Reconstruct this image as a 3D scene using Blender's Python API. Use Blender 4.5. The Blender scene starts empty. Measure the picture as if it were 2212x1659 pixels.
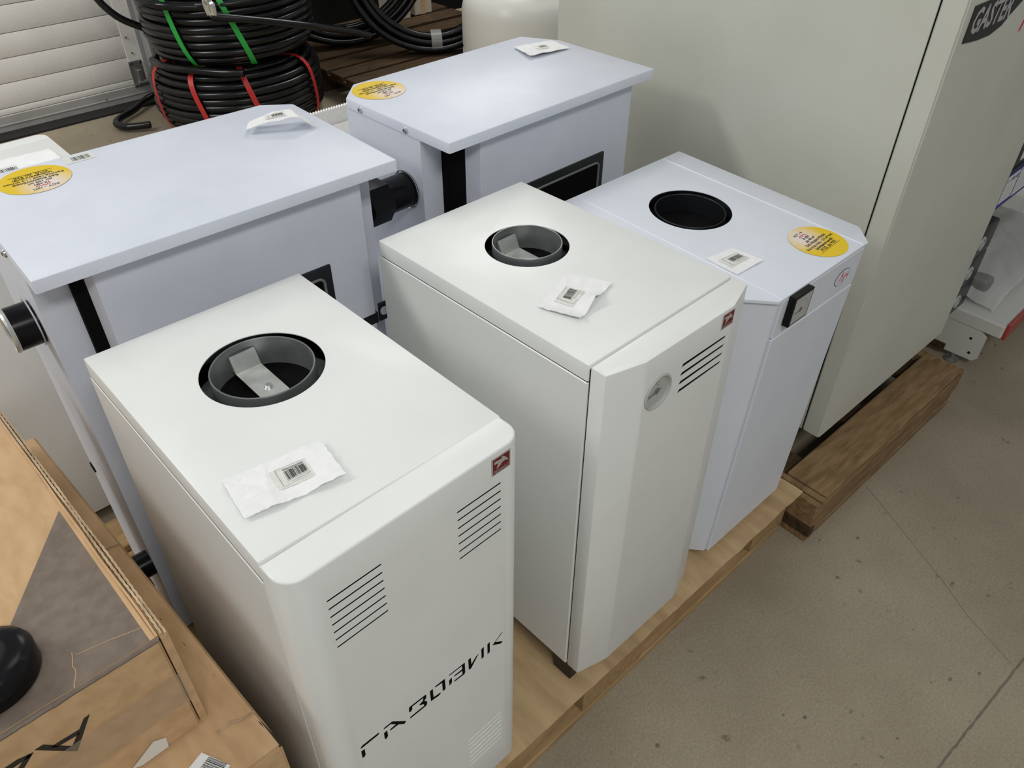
import bpy, bmesh, math, random
from mathutils import Matrix, Vector, noise
random.seed(7)
R = math.radians
C = bpy.context.scene.collection
sc = bpy.context.scene

# ------------------------------------------------------------------ camera
cam = bpy.data.cameras.new('camera')
cam.sensor_width = 36.0
cam.lens = 27.694
cam.clip_start = 0.02
co = bpy.data.objects.new('camera', cam)
C.objects.link(co)
r_ = Vector((0.72983137, -0.6836037, 0.00567104)); u_ = Vector((0.43244434, 0.46808085, 0.77064402)); f_ = Vector((0.52946961, 0.55998777, -0.63724064))
co.matrix_world = Matrix(((r_.x, u_.x, -f_.x, -0.15413), (r_.y, u_.y, -f_.y, -0.53096), (r_.z, u_.z, -f_.z, 1.57406), (0, 0, 0, 1)))
sc.camera = co
# ------------------------------------------------------------------ world, lamps, exposure
w = bpy.data.worlds.new('hall_ambient'); sc.world = w; w.use_nodes = True
bg = w.node_tree.nodes['Background']
bg.inputs[0].default_value = (0.77, 0.82, 0.86, 1); bg.inputs[1].default_value = 0.33
def ceiling_lamp(loc, sx, sy, energy, col=(1, 0.985, 0.95), rot=(0, 0, 0)):
    l = bpy.data.lights.new('ceiling_lamp', 'AREA'); l.shape = 'RECTANGLE'; l.size = sx; l.size_y = sy
    l.energy = energy; l.color = col
    o = bpy.data.objects.new('ceiling_lamp', l); C.objects.link(o); o.location = loc; o.rotation_euler = rot
    return o
ceiling_lamp((-3.6, 0.3, 3.3), 1.3, 0.6, 12)
ceiling_lamp((-2.4, 2.3, 3.3), 1.3, 0.6, 60)
ceiling_lamp((-0.9, 2.5, 3.3), 1.3, 0.6, 27)
ceiling_lamp((1.3, 0.5, 3.3), 1.3, 0.6, 9)  # unseen lamp, added to brighten the tops of the right-hand boilers
ceiling_lamp((3.6, 3.4, 3.3), 2.4, 1.2, 70)
ceiling_lamp((-0.5, -1.9, 3.3), 1.3, 0.6, 52)
vs = sc.view_settings
vs.view_transform = 'Standard'; vs.look = 'None'; vs.gamma = 1.0; vs.use_curve_mapping = False
vs.exposure = 0.0

# ------------------------------------------------------------------ materials
def nmat(name, col, rough=0.5, metal=0.0, spec=0.5, coat=0.0):
    m = bpy.data.materials.new(name); m.use_nodes = True
    b = m.node_tree.nodes['Principled BSDF']
    b.inputs['Base Color'].default_value = (*col, 1); b.inputs['Roughness'].default_value = rough
    b.inputs['Metallic'].default_value = metal; b.inputs['Specular IOR Level'].default_value = spec
    b.inputs['Coat Weight'].default_value = coat; b.inputs['Coat Roughness'].default_value = 0.15
    return m
def nodes(m): return m.node_tree.nodes, m.node_tree.links, m.node_tree.nodes['Principled BSDF']
def add_noise(m, c1, c2, scale, detail=4, lo=0.35, hi=0.65, stretch=(1, 1, 1), bump=0.0, bscale=None, bdist=0.001, rough=None):
    n, l, b = nodes(m)
    tc = n.new('ShaderNodeTexCoord'); mp = n.new('ShaderNodeMapping'); mp.inputs['Scale'].default_value = stretch
    l.new(tc.outputs['Object'], mp.inputs[0])
    t = n.new('ShaderNodeTexNoise'); t.inputs['Scale'].default_value = scale; t.inputs['Detail'].default_value = detail
    l.new(mp.outputs[0], t.inputs['Vector'])
    cr = n.new('ShaderNodeValToRGB'); cr.color_ramp.elements[0].position = lo; cr.color_ramp.elements[1].position = hi
    cr.color_ramp.elements[0].color = (*c1, 1); cr.color_ramp.elements[1].color = (*c2, 1)
    l.new(t.outputs['Fac'], cr.inputs[0]); l.new(cr.outputs[0], b.inputs['Base Color'])
    if bump:
        t2 = n.new('ShaderNodeTexNoise'); t2.inputs['Scale'].default_value = bscale or scale; t2.inputs['Detail'].default_value = 3
        l.new(mp.outputs[0], t2.inputs['Vector'])
        bp = n.new('ShaderNodeBump'); bp.inputs['Strength'].default_value = bump; bp.inputs['Distance'].default_value = bdist
        l.new(t2.outputs['Fac'], bp.inputs['Height']); l.new(bp.outputs[0], b.inputs['Normal'])
    return m
M = {}
M['warm_white'] = add_noise(nmat('warm_white_enamel', (.8, .8, .77), .40, coat=.05), (.80, .812, .785), (.83, .842, .815), 9, bump=.05, bscale=260, bdist=.0006)
M['cool_white'] = add_noise(nmat('cool_white_powder_coat', (.75, .78, .84), .42), (.70, .735, .825), (.735, .77, .86), 12, bump=.35, bscale=420, bdist=.0009)
M['cool_smooth'] = add_noise(nmat('cool_white_enamel', (.75, .78, .82), .36), (.725, .76, .83), (.755, .79, .86), 8, bump=.08, bscale=300, bdist=.0006)
M['cabinet'] = add_noise(nmat('greenish_cream_enamel', (.6, .6, .52), .45), (.60, .60, .52), (.64, .64, .565), 4, bump=.05, bscale=200, bdist=.0006)
M['black'] = nmat('black_paint', (.008, .009, .012), .45)
M['void'] = nmat('recess_shade', (.004, .004, .004), .9, spec=.1)  # near-black colour stands in for shade inside gaps, slots and cut letters
M['black_plastic'] = nmat('black_plastic', (.005, .005, .006), .25, spec=.2)
M['pipe'] = add_noise(nmat('black_polyethylene', (.006, .006, .007), .22, spec=.4), (.005, .005, .006), (.009, .009, .010), 20)
M['collar'] = add_noise(nmat('dark_steel', (.24, .25, .25), .36, metal=.5), (.20, .215, .215), (.29, .305, .30), 14)
M['galv'] = add_noise(nmat('galvanised_steel', (.6, .61, .58), .33, metal=.6), (.52, .53, .50), (.66, .67, .63), 40)
M['chrome'] = nmat('zinc_screw', (.75, .75, .75), .22, metal=1)
M['alu'] = add_noise(nmat('aluminium_track', (.55, .54, .5), .35, metal=.6), (.50, .48, .44), (.72, .70, .66), 25, stretch=(1, 1, .1))
M['paper'] = add_noise(nmat('white_paper', (.86, .865, .86), .7, spec=.2), (.85, .855, .85), (.89, .895, .89), 30)
M['label'] = nmat('label_film', (.76, .765, .71), .4)
M['ink'] = nmat('black_ink', (.02, .02, .02), .6)
M['greyink'] = nmat('grey_ink', (.30, .30, .29), .6)
M['red'] = nmat('dark_red_print', (.16, .004, .008), .35)
M['logo_grey'] = nmat('logo_silver_print', (.42, .40, .38), .35)
M['redink'] = nmat('red_ink', (.55, .03, .03), .5)
M['green_strap'] = nmat('green_strap', (.02, .42, .06), .35)
M['red_strap'] = nmat('red_strap', (.55, .03, .025), .4)
M['foil'] = nmat('silver_foil', (.8, .8, .8), .25, metal=.9)
M['sack'] = add_noise(nmat('white_woven_sack', (.82, .81, .76), .7), (.86, .85, .81), (.92, .91, .87), 120, bump=.4, bscale=180, bdist=.002)
M['tank'] = nmat('milky_plastic', (.84, .83, .76), .35)
M['gate'] = add_noise(nmat('gate_panel_white', (.74, .72, .68), .5), (.86, .83, .78), (.90, .87, .82), 5, bump=.5, bscale=140, bdist=.002)
M['rail'] = add_noise(nmat('gate_rail_grey', (.36, .355, .345), .45, metal=.3), (.45, .44, .42), (.52, .51, .49), 8)
M['rubber'] = nmat('black_rubber', (.012, .011, .011), .7)
M['hinge'] = nmat('zinc_hinge', (.33, .33, .32), .45, metal=.8)
M['gauge_face'] = nmat('gauge_face', (.42, .425, .40), .35)
M['gauge_ring'] = nmat('gauge_ring', (.50, .51, .48), .3)
M['clear'] = None
g = bpy.data.materials.new('clear_glass'); g.use_nodes = True
gb = g.node_tree.nodes['Principled BSDF']; gb.inputs['Base Color'].default_value = (.9, .9, .9, 1); gb.inputs['Roughness'].default_value = .03; gb.inputs['Alpha'].default_value = .10
M['clear'] = g
# wrapping film: mostly transparent with a soft sheen
fm = bpy.data.materials.new('wrapping_film'); fm.use_nodes = True
n, l, b = nodes(fm); b.inputs['Base Color'].default_value = (.75, .74, .70, 1); b.inputs['Roughness'].default_value = .25; b.inputs['Alpha'].default_value = .35
M['film'] = fm
ft_ = bpy.data.materials.new('clinging_film'); ft_.use_nodes = True
n, l, b = nodes(ft_); b.inputs['Base Color'].default_value = (.05, .05, .05, 1); b.inputs['Roughness'].default_value = .06; b.inputs['Alpha'].default_value = .05
M['film_thin'] = ft_
tp = bpy.data.materials.new('clear_packing_tape'); tp.use_nodes = True
n, l, b = nodes(tp); b.inputs['Base Color'].default_value = (.55, .45, .32, 1); b.inputs['Roughness'].default_value = .12; b.inputs['Alpha'].default_value = .30
M['tape'] = tp
def carton(name, c1, c2): return add_noise(nmat(name, c1, .75, spec=.2), c1, c2, 55, detail=8, stretch=(1, .35, 1), bump=.25, bscale=40, bdist=.002)
M['carton'] = carton('kraft_carton', (.52, .338, .178), (.62, .415, .232))
M['carton_edge'] = carton('carton_edge', (.36, .255, .15), (.62, .47, .30))
M['print'] = add_noise(nmat('dark_carton_print', (.12, .09, .07), .6, spec=.3), (.165, .128, .10), (.21, .165, .13), 60, detail=8)
M['printline'] = nmat('carton_black_print', (.022, .018, .013), .7)
M['sheet'] = add_noise(nmat('floor_carton_sheet', (.38, .26, .14), .8, spec=.2), (.44, .30, .16), (.60, .425, .235), 14, detail=8, stretch=(2.2, .5, 1), bump=.5, bscale=30, bdist=.003)
def wood(name, c1, c2, st): return add_noise(nmat(name, c1, .8, spec=.2), c1, c2, 9, detail=9, stretch=st, lo=.25, hi=.75, bump=.35, bscale=14, bdist=.003)
M['wood_x'] = wood('pallet_wood', (.30, .19, .085), (.52, .35, .175), (1.2, 9, 9))
M['wood_y'] = wood('pallet_wood_cross', (.28, .175, .08), (.48, .32, .16), (9, 1.2, 9))
M['wood_dark'] = wood('old_pallet_wood', (.032, .019, .010), (.095, .058, .028), (1.2, 8, 8))
M['wood_old'] = wood('weathered_pallet_wood', (.15, .09, .04), (.34, .22, .11), (1.4, 8, 8))
M['shelf'] = nmat('shelf_white', (.66, .65, .60), .4)
M['shelf_red'] = nmat('price_rail_red', (.42, .05, .035), .35)
M['blue'] = nmat('blue_print', (.015, .03, .30), .5)
M['whiteprint'] = nmat('white_print', (.8, .8, .8), .5)
M['darkbox'] = nmat('dark_box', (.016, .017, .022), .35)
M['ring'] = nmat('grey_ring', (.42, .44, .44), .35)
M['wall'] = add_noise(nmat('dark_wall', (.02, .02, .02), .9, spec=.05), (.006, .006, .006), (.011, .011, .010), 3)
M['farbox'] = nmat('cream_box', (.55, .48, .38), .7)
M['tan'] = nmat('burner_grey', (.2, .2, .19), .5)
# yellow sticker: printed radial fade to pale pink at one side
ym = nmat('yellow_sticker', (.85, .6, .02), .4); M['yellow'] = ym
n, l, b = nodes(ym)
tc = n.new('ShaderNodeTexCoord'); mp = n.new('ShaderNodeMapping'); mp.inputs['Location'].default_value = (0.012, -.028, 0); l.new(tc.outputs['Object'], mp.inputs[0])
ln = n.new('ShaderNodeVectorMath'); ln.operation = 'LENGTH'; l.new(mp.outputs[0], ln.inputs[0])
cr = n.new('ShaderNodeValToRGB'); cr.color_ramp.elements[0].position = .012; cr.color_ramp.elements[0].color = (.83, .72, .66, 1); cr.color_ramp.elements[1].position = .05; cr.color_ramp.elements[1].color = (.82, .56, .006, 1)
l.new(ln.outputs['Value'], cr.inputs[0]); l.new(cr.outputs[0], b.inputs['Base Color'])
# concrete floor
fl = nmat('concrete_floor', (.28, .25, .2), .62, spec=.35); M['floor'] = fl
n, l, b = nodes(fl)
tc = n.new('ShaderNodeTexCoord')
t1 = n.new('ShaderNodeTexNoise'); t1.inputs['Scale'].default_value = 2.2; t1.inputs['Detail'].default_value = 9; t1.inputs['Roughness'].default_value = .62; l.new(tc.outputs['Object'], t1.inputs['Vector'])
c1 = n.new('ShaderNodeValToRGB'); c1.color_ramp.elements[0].position = .3; c1.color_ramp.elements[1].position = .72
c1.color_ramp.elements[0].color = (.285, .235, .165, 1); c1.color_ramp.elements[1].color = (.39, .33, .238, 1); l.new(t1.outputs['Fac'], c1.inputs[0])
t2 = n.new('ShaderNodeTexNoise'); t2.inputs['Scale'].default_value = 28; t2.inputs['Detail'].default_value = 6; l.new(tc.outputs['Object'], t2.inputs['Vector'])
c2 = n.new('ShaderNodeValToRGB'); c2.color_ramp.elements[0].position = .66; c2.color_ramp.elements[1].position = .74
c2.color_ramp.elements[0].color = (1, 1, 1, 1); c2.color_ramp.elements[1].color = (.55, .52, .47, 1); l.new(t2.outputs['Fac'], c2.inputs[0])
mx = n.new('ShaderNodeMix'); mx.data_type = 'RGBA'; mx.blend_type = 'MULTIPLY'; mx.inputs[0].default_value = 1
l.new(c1.outputs[0], mx.inputs[6]); l.new(c2.outputs[0], mx.inputs[7])
t3 = n.new('ShaderNodeTexNoise'); t3.inputs['Scale'].default_value = 180; t3.inputs['Detail'].default_value = 2; l.new(tc.outputs['Object'], t3.inputs['Vector'])
c3 = n.new('ShaderNodeValToRGB'); c3.color_ramp.elements[0].position = .3; c3.color_ramp.elements[1].position = .7
c3.color_ramp.elements[0].color = (.86, .86, .86, 1); c3.color_ramp.elements[1].color = (1.1, 1.1, 1.1, 1); l.new(t3.outputs['Fac'], c3.inputs[0])
m2 = n.new('ShaderNodeMix'); m2.data_type = 'RGBA'; m2.blend_type = 'MULTIPLY'; m2.inputs[0].default_value = 1
l.new(mx.outputs[2], m2.inputs[6]); l.new(c3.outputs[0], m2.inputs[7]); l.new(m2.outputs[2], b.inputs['Base Color'])

# ------------------------------------------------------------------ helpers
def link(name, me, mat, parent=None, smooth=None):
    if not me.materials: me.materials.append(M[mat] if isinstance(mat, str) else mat)
    if smooth:
        for p in me.polygons: p.use_smooth = True
        me.set_sharp_from_angle(angle=R(smooth))
    o = bpy.data.objects.new(name, me); C.objects.link(o)
    if parent: o.parent = parent
    return o
def obj(name, bm, mat, parent=None, smooth=30, off=None):
    bmesh.ops.recalc_face_normals(bm, faces=bm.faces)
    if off: bmesh.ops.translate(bm, verts=bm.verts, vec=off)
    me = bpy.data.meshes.new(name); bm.to_mesh(me); bm.free()
    return link(name, me, mat, parent, smooth)
def thing(name, label, cat, mat=None, group=None):
    o = bpy.data.objects.new(name, None); C.objects.link(o); o.empty_display_size = .1
    if mat is not None: o.matrix_world = mat
    o['label'] = label; o['category'] = cat
    if group: o['group'] = group
    return o
def tag(o, label, cat, group=None):
    o['label'] = label; o['category'] = cat
    if group: o['group'] = group
    return o
def struct(o): o['kind'] = 'structure'; return o
def B(): return bmesh.new()
def box(bm, x0, x1, y0, y1, z0, z1, bev=0, seg=1):
    vs_ = [bm.verts.new((x, y, z)) for z in (z0, z1) for y in (y0, y1) for x in (x0, x1)]
    fs = [bm.faces.new([vs_[i] for i in f]) for f in ((0, 2, 3, 1), (4, 5, 7, 6), (0, 1, 5, 4), (2, 6, 7, 3), (0, 4, 6, 2), (1, 3, 7, 5))]
    if bev:
        es = list({e for f in fs for e in f.edges})
        bmesh.ops.bevel(bm, geom=es, offset=bev, segments=seg, affect='EDGES', profile=.5)
    return bm
def prism(bm, poly, axis, a0, a1):
    """poly: 2-D outline; axis z: (x,y); axis y: (x,z); axis x: (y,z)"""
    def P(p, a):
        return {'z': (p[0], p[1], a), 'y': (p[0], a, p[1]), 'x': (a, p[0], p[1])}[axis]
    A = [bm.verts.new(P(p, a0)) for p in poly]; Bv = [bm.verts.new(P(p, a1)) for p in poly]
    k = len(poly)
    bm.faces.new(A[::-1]); bm.faces.new(Bv)
    for i in range(k): bm.faces.new((A[i], A[(i + 1) % k], Bv[(i + 1) % k], Bv[i]))
    return bm
def cyl(bm, c, r, h0, h1, axis='z', n=40, r2=None):
    r2 = r if r2 is None else r2
    def P(a, rr, h):
        x, y = rr * math.cos(a), rr * math.sin(a)
        return {'z': (c[0] + x, c[1] + y, c[2] + h), 'y': (c[0] + x, c[1] + h, c[2] + y), 'x': (c[0] + h, c[1] + x, c[2] + y)}[axis]
    A = [bm.verts.new(P(2 * math.pi * i / n, r, h0)) for i in range(n)]; Bv = [bm.verts.new(P(2 * math.pi * i / n, r2, h1)) for i in range(n)]
    bm.faces.new(A[::-1]); bm.faces.new(Bv)
    for i in range(n): bm.faces.new((A[i], A[(i + 1) % n], Bv[(i + 1) % n], Bv[i]))
    return bm
def lathe(bm, prof, n=48, c=(0, 0, 0), axis='z', closed=False):
    rings = []
    for (r, h) in prof:
        ring = []
        for i in range(n):
            a = 2 * math.pi * i / n; x, y = r * math.cos(a), r * math.sin(a)
            p = {'z': (c[0] + x, c[1] + y, c[2] + h), 'y': (c[0] + x, c[1] + h, c[2] + y), 'x': (c[0] + h, c[1] + x, c[2] + y)}[axis]
            ring.append(bm.verts.new(p))
        rings.append(ring)
    m = len(rings)
    for j in range(m if closed else m - 1):
        a, b2 = rings[j], rings[(j + 1) % m]
        for i in range(n): bm.faces.new((a[i], a[(i + 1) % n], b2[(i + 1) % n], b2[i]))
    if not closed:
        if prof[0][0] > 1e-5: pass
    return bm
def tube(bm, pts, r, n=8, closed=False, cap=False):
    pts = [Vector(p) for p in pts]; k = len(pts)
    T = []
    for i in range(k):
        a = pts[(i - 1) % k] if closed or i > 0 else pts[i]; b2 = pts[(i + 1) % k] if closed or i < k - 1 else pts[i]
        T.append((b2 - a).normalized())
    N = T[0].orthogonal().normalized(); rings = []
    for i in range(k):
        N = (N - T[i] * N.dot(T[i])).normalized(); Bn = T[i].cross(N)
        rings.append([bm.verts.new(pts[i] + (N * math.cos(2 * math.pi * j / n) + Bn * math.sin(2 * math.pi * j / n)) * r) for j in range(n)])
    for i in range(k if closed else k - 1):
        a, b2 = rings[i], rings[(i + 1) % k]
        for j in range(n): bm.faces.new((a[j], a[(j + 1) % n], b2[(j + 1) % n], b2[j]))
    if cap and not closed: bm.faces.new(rings[0][::-1]); bm.faces.new(rings[-1])
    return bm
def spline(ctrl, per=10):
    P = [Vector(c) for c in ctrl]; P = [P[0] * 2 - P[1]] + P + [P[-1] * 2 - P[-2]]; out = []
    for i in range(1, len(P) - 2):
        for s in range(per):
            t = s / per; a, b2, c, d = P[i - 1:i + 3]
            out.append(.5 * ((2 * b2) + (c - a) * t + (2 * a - 5 * b2 + 4 * c - d) * t * t + (3 * b2 - a - 3 * c + d) * t ** 3))
    out.append(P[-2]); return out
def ribbon(bm, pts, wdir, wid, th):
    """flat strap along pts, width along wdir, small thickness"""
    pts = [Vector(p) for p in pts]; wv = Vector(wdir); rings = []
    for i, p in enumerate(pts):
        t = (pts[min(i + 1, len(pts) - 1)] - pts[max(i - 1, 0)]).normalized(); nn = t.cross(wv).normalized()
        rings.append([bm.verts.new(p + wv * s * wid / 2 + nn * q * th / 2) for s, q in ((-1, -1), (1, -1), (1, 1), (-1, 1))])
    for a, b2 in zip(rings, rings[1:]):
        for j in range(4): bm.faces.new((a[j], a[(j + 1) % 4], b2[(j + 1) % 4], b2[j]))
    bm.faces.new(rings[0][::-1]); bm.faces.new(rings[-1]); return bm
def bake(o, smooth=30):
    bpy.context.view_layer.update()
    dg = bpy.context.evaluated_depsgraph_get()
    me = bpy.data.meshes.new_from_object(o.evaluated_get(dg)); o.modifiers.clear(); o.data = me
    if smooth:
        for p in me.polygons: p.use_smooth = True
        me.set_sharp_from_angle(angle=R(smooth))
def cut(o, cutter_bm, smooth=30, off=None):
    """carve the shapes of cutter_bm out of o (both in the local frame of o)"""
    bmesh.ops.recalc_face_normals(cutter_bm, faces=cutter_bm.faces)
    if off: bmesh.ops.translate(cutter_bm, verts=cutter_bm.verts, vec=off)
    me = bpy.data.meshes.new('cutter'); cutter_bm.to_mesh(me); cutter_bm.free()
    c = bpy.data.objects.new('cutter', me); C.objects.link(c)
    par = o.parent; pm = o.matrix_basis.copy(); o.parent = None; o.matrix_basis = Matrix()
    md = o.modifiers.new('cut', 'BOOLEAN'); md.operation = 'DIFFERENCE'; md.object = c; md.solver = 'EXACT'
    bake(o, smooth); bpy.data.objects.remove(c); o.parent = par; o.matrix_basis = pm
def shell(name, poly, z0, z1, th, mat, parent, bev=.002, smooth=30, off=None):
    """sheet-metal cap: outline extruded, open below, folded edges rounded"""
    bm = prism(B(), poly, 'z', z0, z1)
    bmesh.ops.recalc_face_normals(bm, faces=bm.faces)
    top = max(bm.faces, key=lambda f: f.calc_center_median().z); es = list(top.edges)
    es += [e for e in bm.edges if abs(e.verts[0].co.z - e.verts[1].co.z) > 1e-4]
    bmesh.ops.bevel(bm, geom=es, offset=bev, segments=2, affect='EDGES', profile=.5)
    bot = [f for f in bm.faces if f.normal.z < -.9]; bmesh.ops.delete(bm, geom=bot, context='FACES_ONLY')
    o = obj(name, bm, mat, None, smooth, off)
    sd = o.modifiers.new('s', 'SOLIDIFY'); sd.thickness = th; sd.offset = -1; bake(o, smooth); o.parent = parent
    return o
def text_mesh(body, size, spacing=1.0, bold=0.0, shear=0.0, sx=1.0):
    cu = bpy.data.curves.new('t', 'FONT'); cu.body = body; cu.size = size; cu.align_x = 'CENTER'; cu.align_y = 'CENTER'; cu.space_character = spacing; cu.offset = bold * size; cu.shear = shear; cu.resolution_u = 2
    o = bpy.data.objects.new('t', cu); C.objects.link(o); bpy.context.view_layer.update()
    me = bpy.data.meshes.new_from_object(o.evaluated_get(bpy.context.evaluated_depsgraph_get())); bpy.data.objects.remove(o)
    if sx != 1.0: me.transform(Matrix.Diagonal((sx, 1, 1, 1)))
    me.materials.clear(); return me
def merge_meshes(name, parts, mat, parent, mx=None):
    bm = B()
    for me, m in parts:
        me.transform(m); bm.from_mesh(me); bpy.data.meshes.remove(me)
    me = bpy.data.meshes.new(name); bm.to_mesh(me); bm.free()
    if mx: me.transform(mx)
    return link(name, me, mat, parent, None)
def rpoly(x0, x1, yf, yb, r, n=8):
    """plan outline with two rounded front corners (front at yf < yb)"""
    p = [(x0, yb)]
    for i in range(n + 1): a = math.pi + (math.pi / 2) * i / n; p.append((x0 + r + r * math.cos(a), yf + r + r * math.sin(a)))
    for i in range(n + 1): a = 1.5 * math.pi + (math.pi / 2) * i / n; p.append((x1 - r + r * math.cos(a), yf + r + r * math.sin(a)))
    p.append((x1, yb)); return p
def lathe_rect(x0, x1, y0, y1, z0, z1, th=.004):
    bm = B()
    box(bm, x0, x1, y0, y0 + th, z0, z1); box(bm, x0, x1, y1 - th, y1, z0, z1); box(bm, x0, x0 + th, y0 + th, y1 - th, z0, z1); box(bm, x1 - th, x1, y0 + th, y1 - th, z0, z1)
    return bm
def T(x, y, z): return Matrix.Translation((x, y, z))
def frame(x, y, z, a=0, u=0, v=0): return T(x, y, z) @ Matrix.Rotation(R(a), 4, 'Z') @ Matrix.Rotation(R(v), 4, 'Y') @ Matrix.Rotation(R(u), 4, 'X')

# ------------------------------------------------------------------ the setting
fo = struct(obj('floor', box(B(), -5, 7, -4, 4.6, -.2, 0), 'floor', None, None))
obj('floor_joint', ribbon(B(), [(x, y, .0005) for x, y in ((1.5626, -.1187), (1.5349, -.1728), (1.4755, -.278), (1.4039, -.405), (1.3535, -.4816), (1.30, -.60))], (1, 0, 0), .0014, .0004), 'tan', fo, None)
jt = [(1.75 - 1.35 * k / 90, -.640 + .085 * k / 90 + .0018 * noise.noise((k * .7, 0, 0)), .0005) for k in range(91)]
bm = B(); va = [(bm.verts.new((x, y - .0022 - .0012 * noise.noise((k * .9, 3, 0)), z)), bm.verts.new((x, y + .0022 + .0012 * noise.noise((k * .9, 7, 0)), z))) for k, (x, y, z) in enumerate(jt)]
for p, q in zip(va, va[1:]): bm.faces.new((p[0], q[0], q[1], p[1]))
obj('floor_joint', bm, 'print', fo, None)
for k in range(26):
    x, y = random.uniform(.5, 2.1), random.uniform(-.75, -.12); s = random.uniform(.0015, .0045)
    bm = B(); bmesh.ops.create_icosphere(bm, subdivisions=1, radius=s); bmesh.ops.scale(bm, vec=(random.uniform(.6, 1.6), random.uniform(.6, 1.4), .25), verts=bm.verts)
    obj('grit', bm, 'print', fo, None, (x, y, .0008))
# sectional gate
gate = bpy.data.objects.new('door_1', None); C.objects.link(gate); gate.location = (-.6, 4.05, 0); struct(gate); gate['label'] = 'white ribbed sectional gate across the back of the hall'
zs = [.086, .117, .230, .341, .449, .569, .68, .79, .90, 1.01, 1.12, 1.23, 1.34, 1.45, 1.56, 1.67, 1.78, 1.89, 2.0]
for a, b2 in zip(zs, zs[1:]): obj('panel_section', box(B(), -2.4, 1.92, -.022, .02, a + .0012, b2 - .0012, .004, 2), 'gate', gate)
obj('end_plate', box(B(), 1.92, 2.0, -.026, .02, .086, 2.0, .002), 'gate', gate)
obj('bottom_rail', box(B(), -2.4, 2.0, -.03, .02, .006, .086, .003), 'rail', gate)
obj('rail_lip', box(B(), -2.4, 2.0, -.034, -.026, .040, .046, .001), 'rail', gate)
obj('rubber_seal', box(B(), -2.4, 2.02, -.13, .03, .0005, .012, .002), 'rubber', gate)
hb = box(B(), 1.915, 1.985, -.034, -.028, .075, .21, .001); hg = obj('hinge_bracket', hb, 'hinge', gate)
obj('hinge_roller', cyl(B(), (1.93, -.05, .10), .014, 0, .10, 'x', 14), 'hinge', hg); obj('hinge_arm', box(B(), 1.94, 1.965, -.06, -.03, .09, .17, .003), 'hinge', hg)
for x, z in ((1.925, .20), (1.975, .20), (1.925, .085), (1.978, .085)): obj('bolt', cyl(B(), (x, -.034, z), .006, -.006, 0, 'y', 8), 'chrome', hg)
for x, z in ((1.95, .25), (1.94, .33), (1.2, .06), (1.75, .05), (.6, .05)): obj('rivet', cyl(B(), (x, -.030, z), .0045, -.004, .004, 'y', 8), 'hinge', gate)
tr = struct(obj('trim_1', box(B(), 1.425, 1.445, 3.96, 4.10, .0, 2.4, .003), 'rail', None))
tr2 = obj('track_rail', box(B(), 1.448, 1.495, 3.975, 4.02, .01, 2.4, .012, 3), 'alu', tr)
struct(obj('wall_back', box(B(), 1.50, 7, 4.3, 4.5, 0, 3.2), 'wall', None, None))

# ------------------------------------------------------------------ wooden pallets
def pallet(label, x0, x1, y0, y1, ytops, mat='wood_x', matc='wood_y', seed=0, top_t=.022):
    rnd = random.Random(seed)
    t = thing('wooden_pallet', label, 'pallet', T((x0 + x1) / 2, (y0 + y1) / 2, 0)); ox, oy = (x0 + x1) / 2, (y0 + y1) / 2
    L, Wd = (x1 - x0) / 2, (y1 - y0) / 2
    def bd(nm, a, b2, c, d, z0, z1, m): return obj(nm, box(B(), a + rnd.uniform(-.003, .003), b2 + rnd.uniform(-.003, .003), c, d, z0, z1, .0025), m, t)
    for a, b2 in ytops: bd('top_board', -L, L, a - oy, b2 - oy, .122, .144, mat)
    for cx in (-L + .06, 0, L - .06):
        bd('cross_board', cx - .06, cx + .06, -Wd, Wd, .1, .1215, matc)
        for cy in (-Wd + .055, 0, Wd - .055): bd('block', cx - .07 if abs(cx) > .01 else -.09, cx + .07 if abs(cx) > .01 else .09, cy - .05, cy + .05, .0225, .0995, matc)
    for cy in (-Wd + .055, 0, Wd - .055): bd('bottom_board', -L, L, cy - .05, cy + .05, .0005, .022, mat)
    return t
pallet('pale wooden pallet under the carton sheet and the three front boilers', -.03, 1.25, -.045, .50, [(-.045, .075), (.10, .20), (.225, .325), (.35, .40), (.41, .50)], seed=1)
pallet('wooden pallet under the two pipe-stub boilers in the back row', -.03, 1.26, .52, 1.0, [(.52, .62), (.65, .75), (.78, .88), (.90, 1.0)], seed=2)
# carton sheet, slightly wavy, ragged front edge
bm = B(); NX, NY = 90, 26; gr = []
for i in range(NX + 1):
    row = []
    for j in range(NY + 1):
        s, q = i / NX, j / NY
        x = -.02 + s * 1.292; y = -.058 + q * .556
        if j == 0: y += .0022 * noise.noise((s * 22, 0, 3)) + .0014 * noise.noise((s * 60, 1, 3)) - .010 * s + .006
        if i == NX: x += .004 * noise.noise((q * 12, 5, 3))
        z = .1488 + .0009 * noise.noise((s * 16, q * 5, 0)) + (-.004 * max(0, 1 - j) * (.5 + .5 * noise.noise((s * 9, 2, 7)))) + .0005 * noise.noise((s * 60, q * 3, 2))
        row.append(bm.verts.new((x, y, z)))
    gr.append(row)
for i in range(NX):
    for j in range(NY): bm.faces.new((gr[i][j], gr[i + 1][j], gr[i + 1][j + 1], gr[i][j + 1]))
o = obj('carton_sheet', bm, 'sheet'); sd = o.modifiers.new('s', 'SOLIDIFY'); sd.thickness = .003; sd.offset = -1; bake(o)
tag(o, 'flattened brown carton sheet laid over the front wooden pallet', 'carton sheet')

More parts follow.
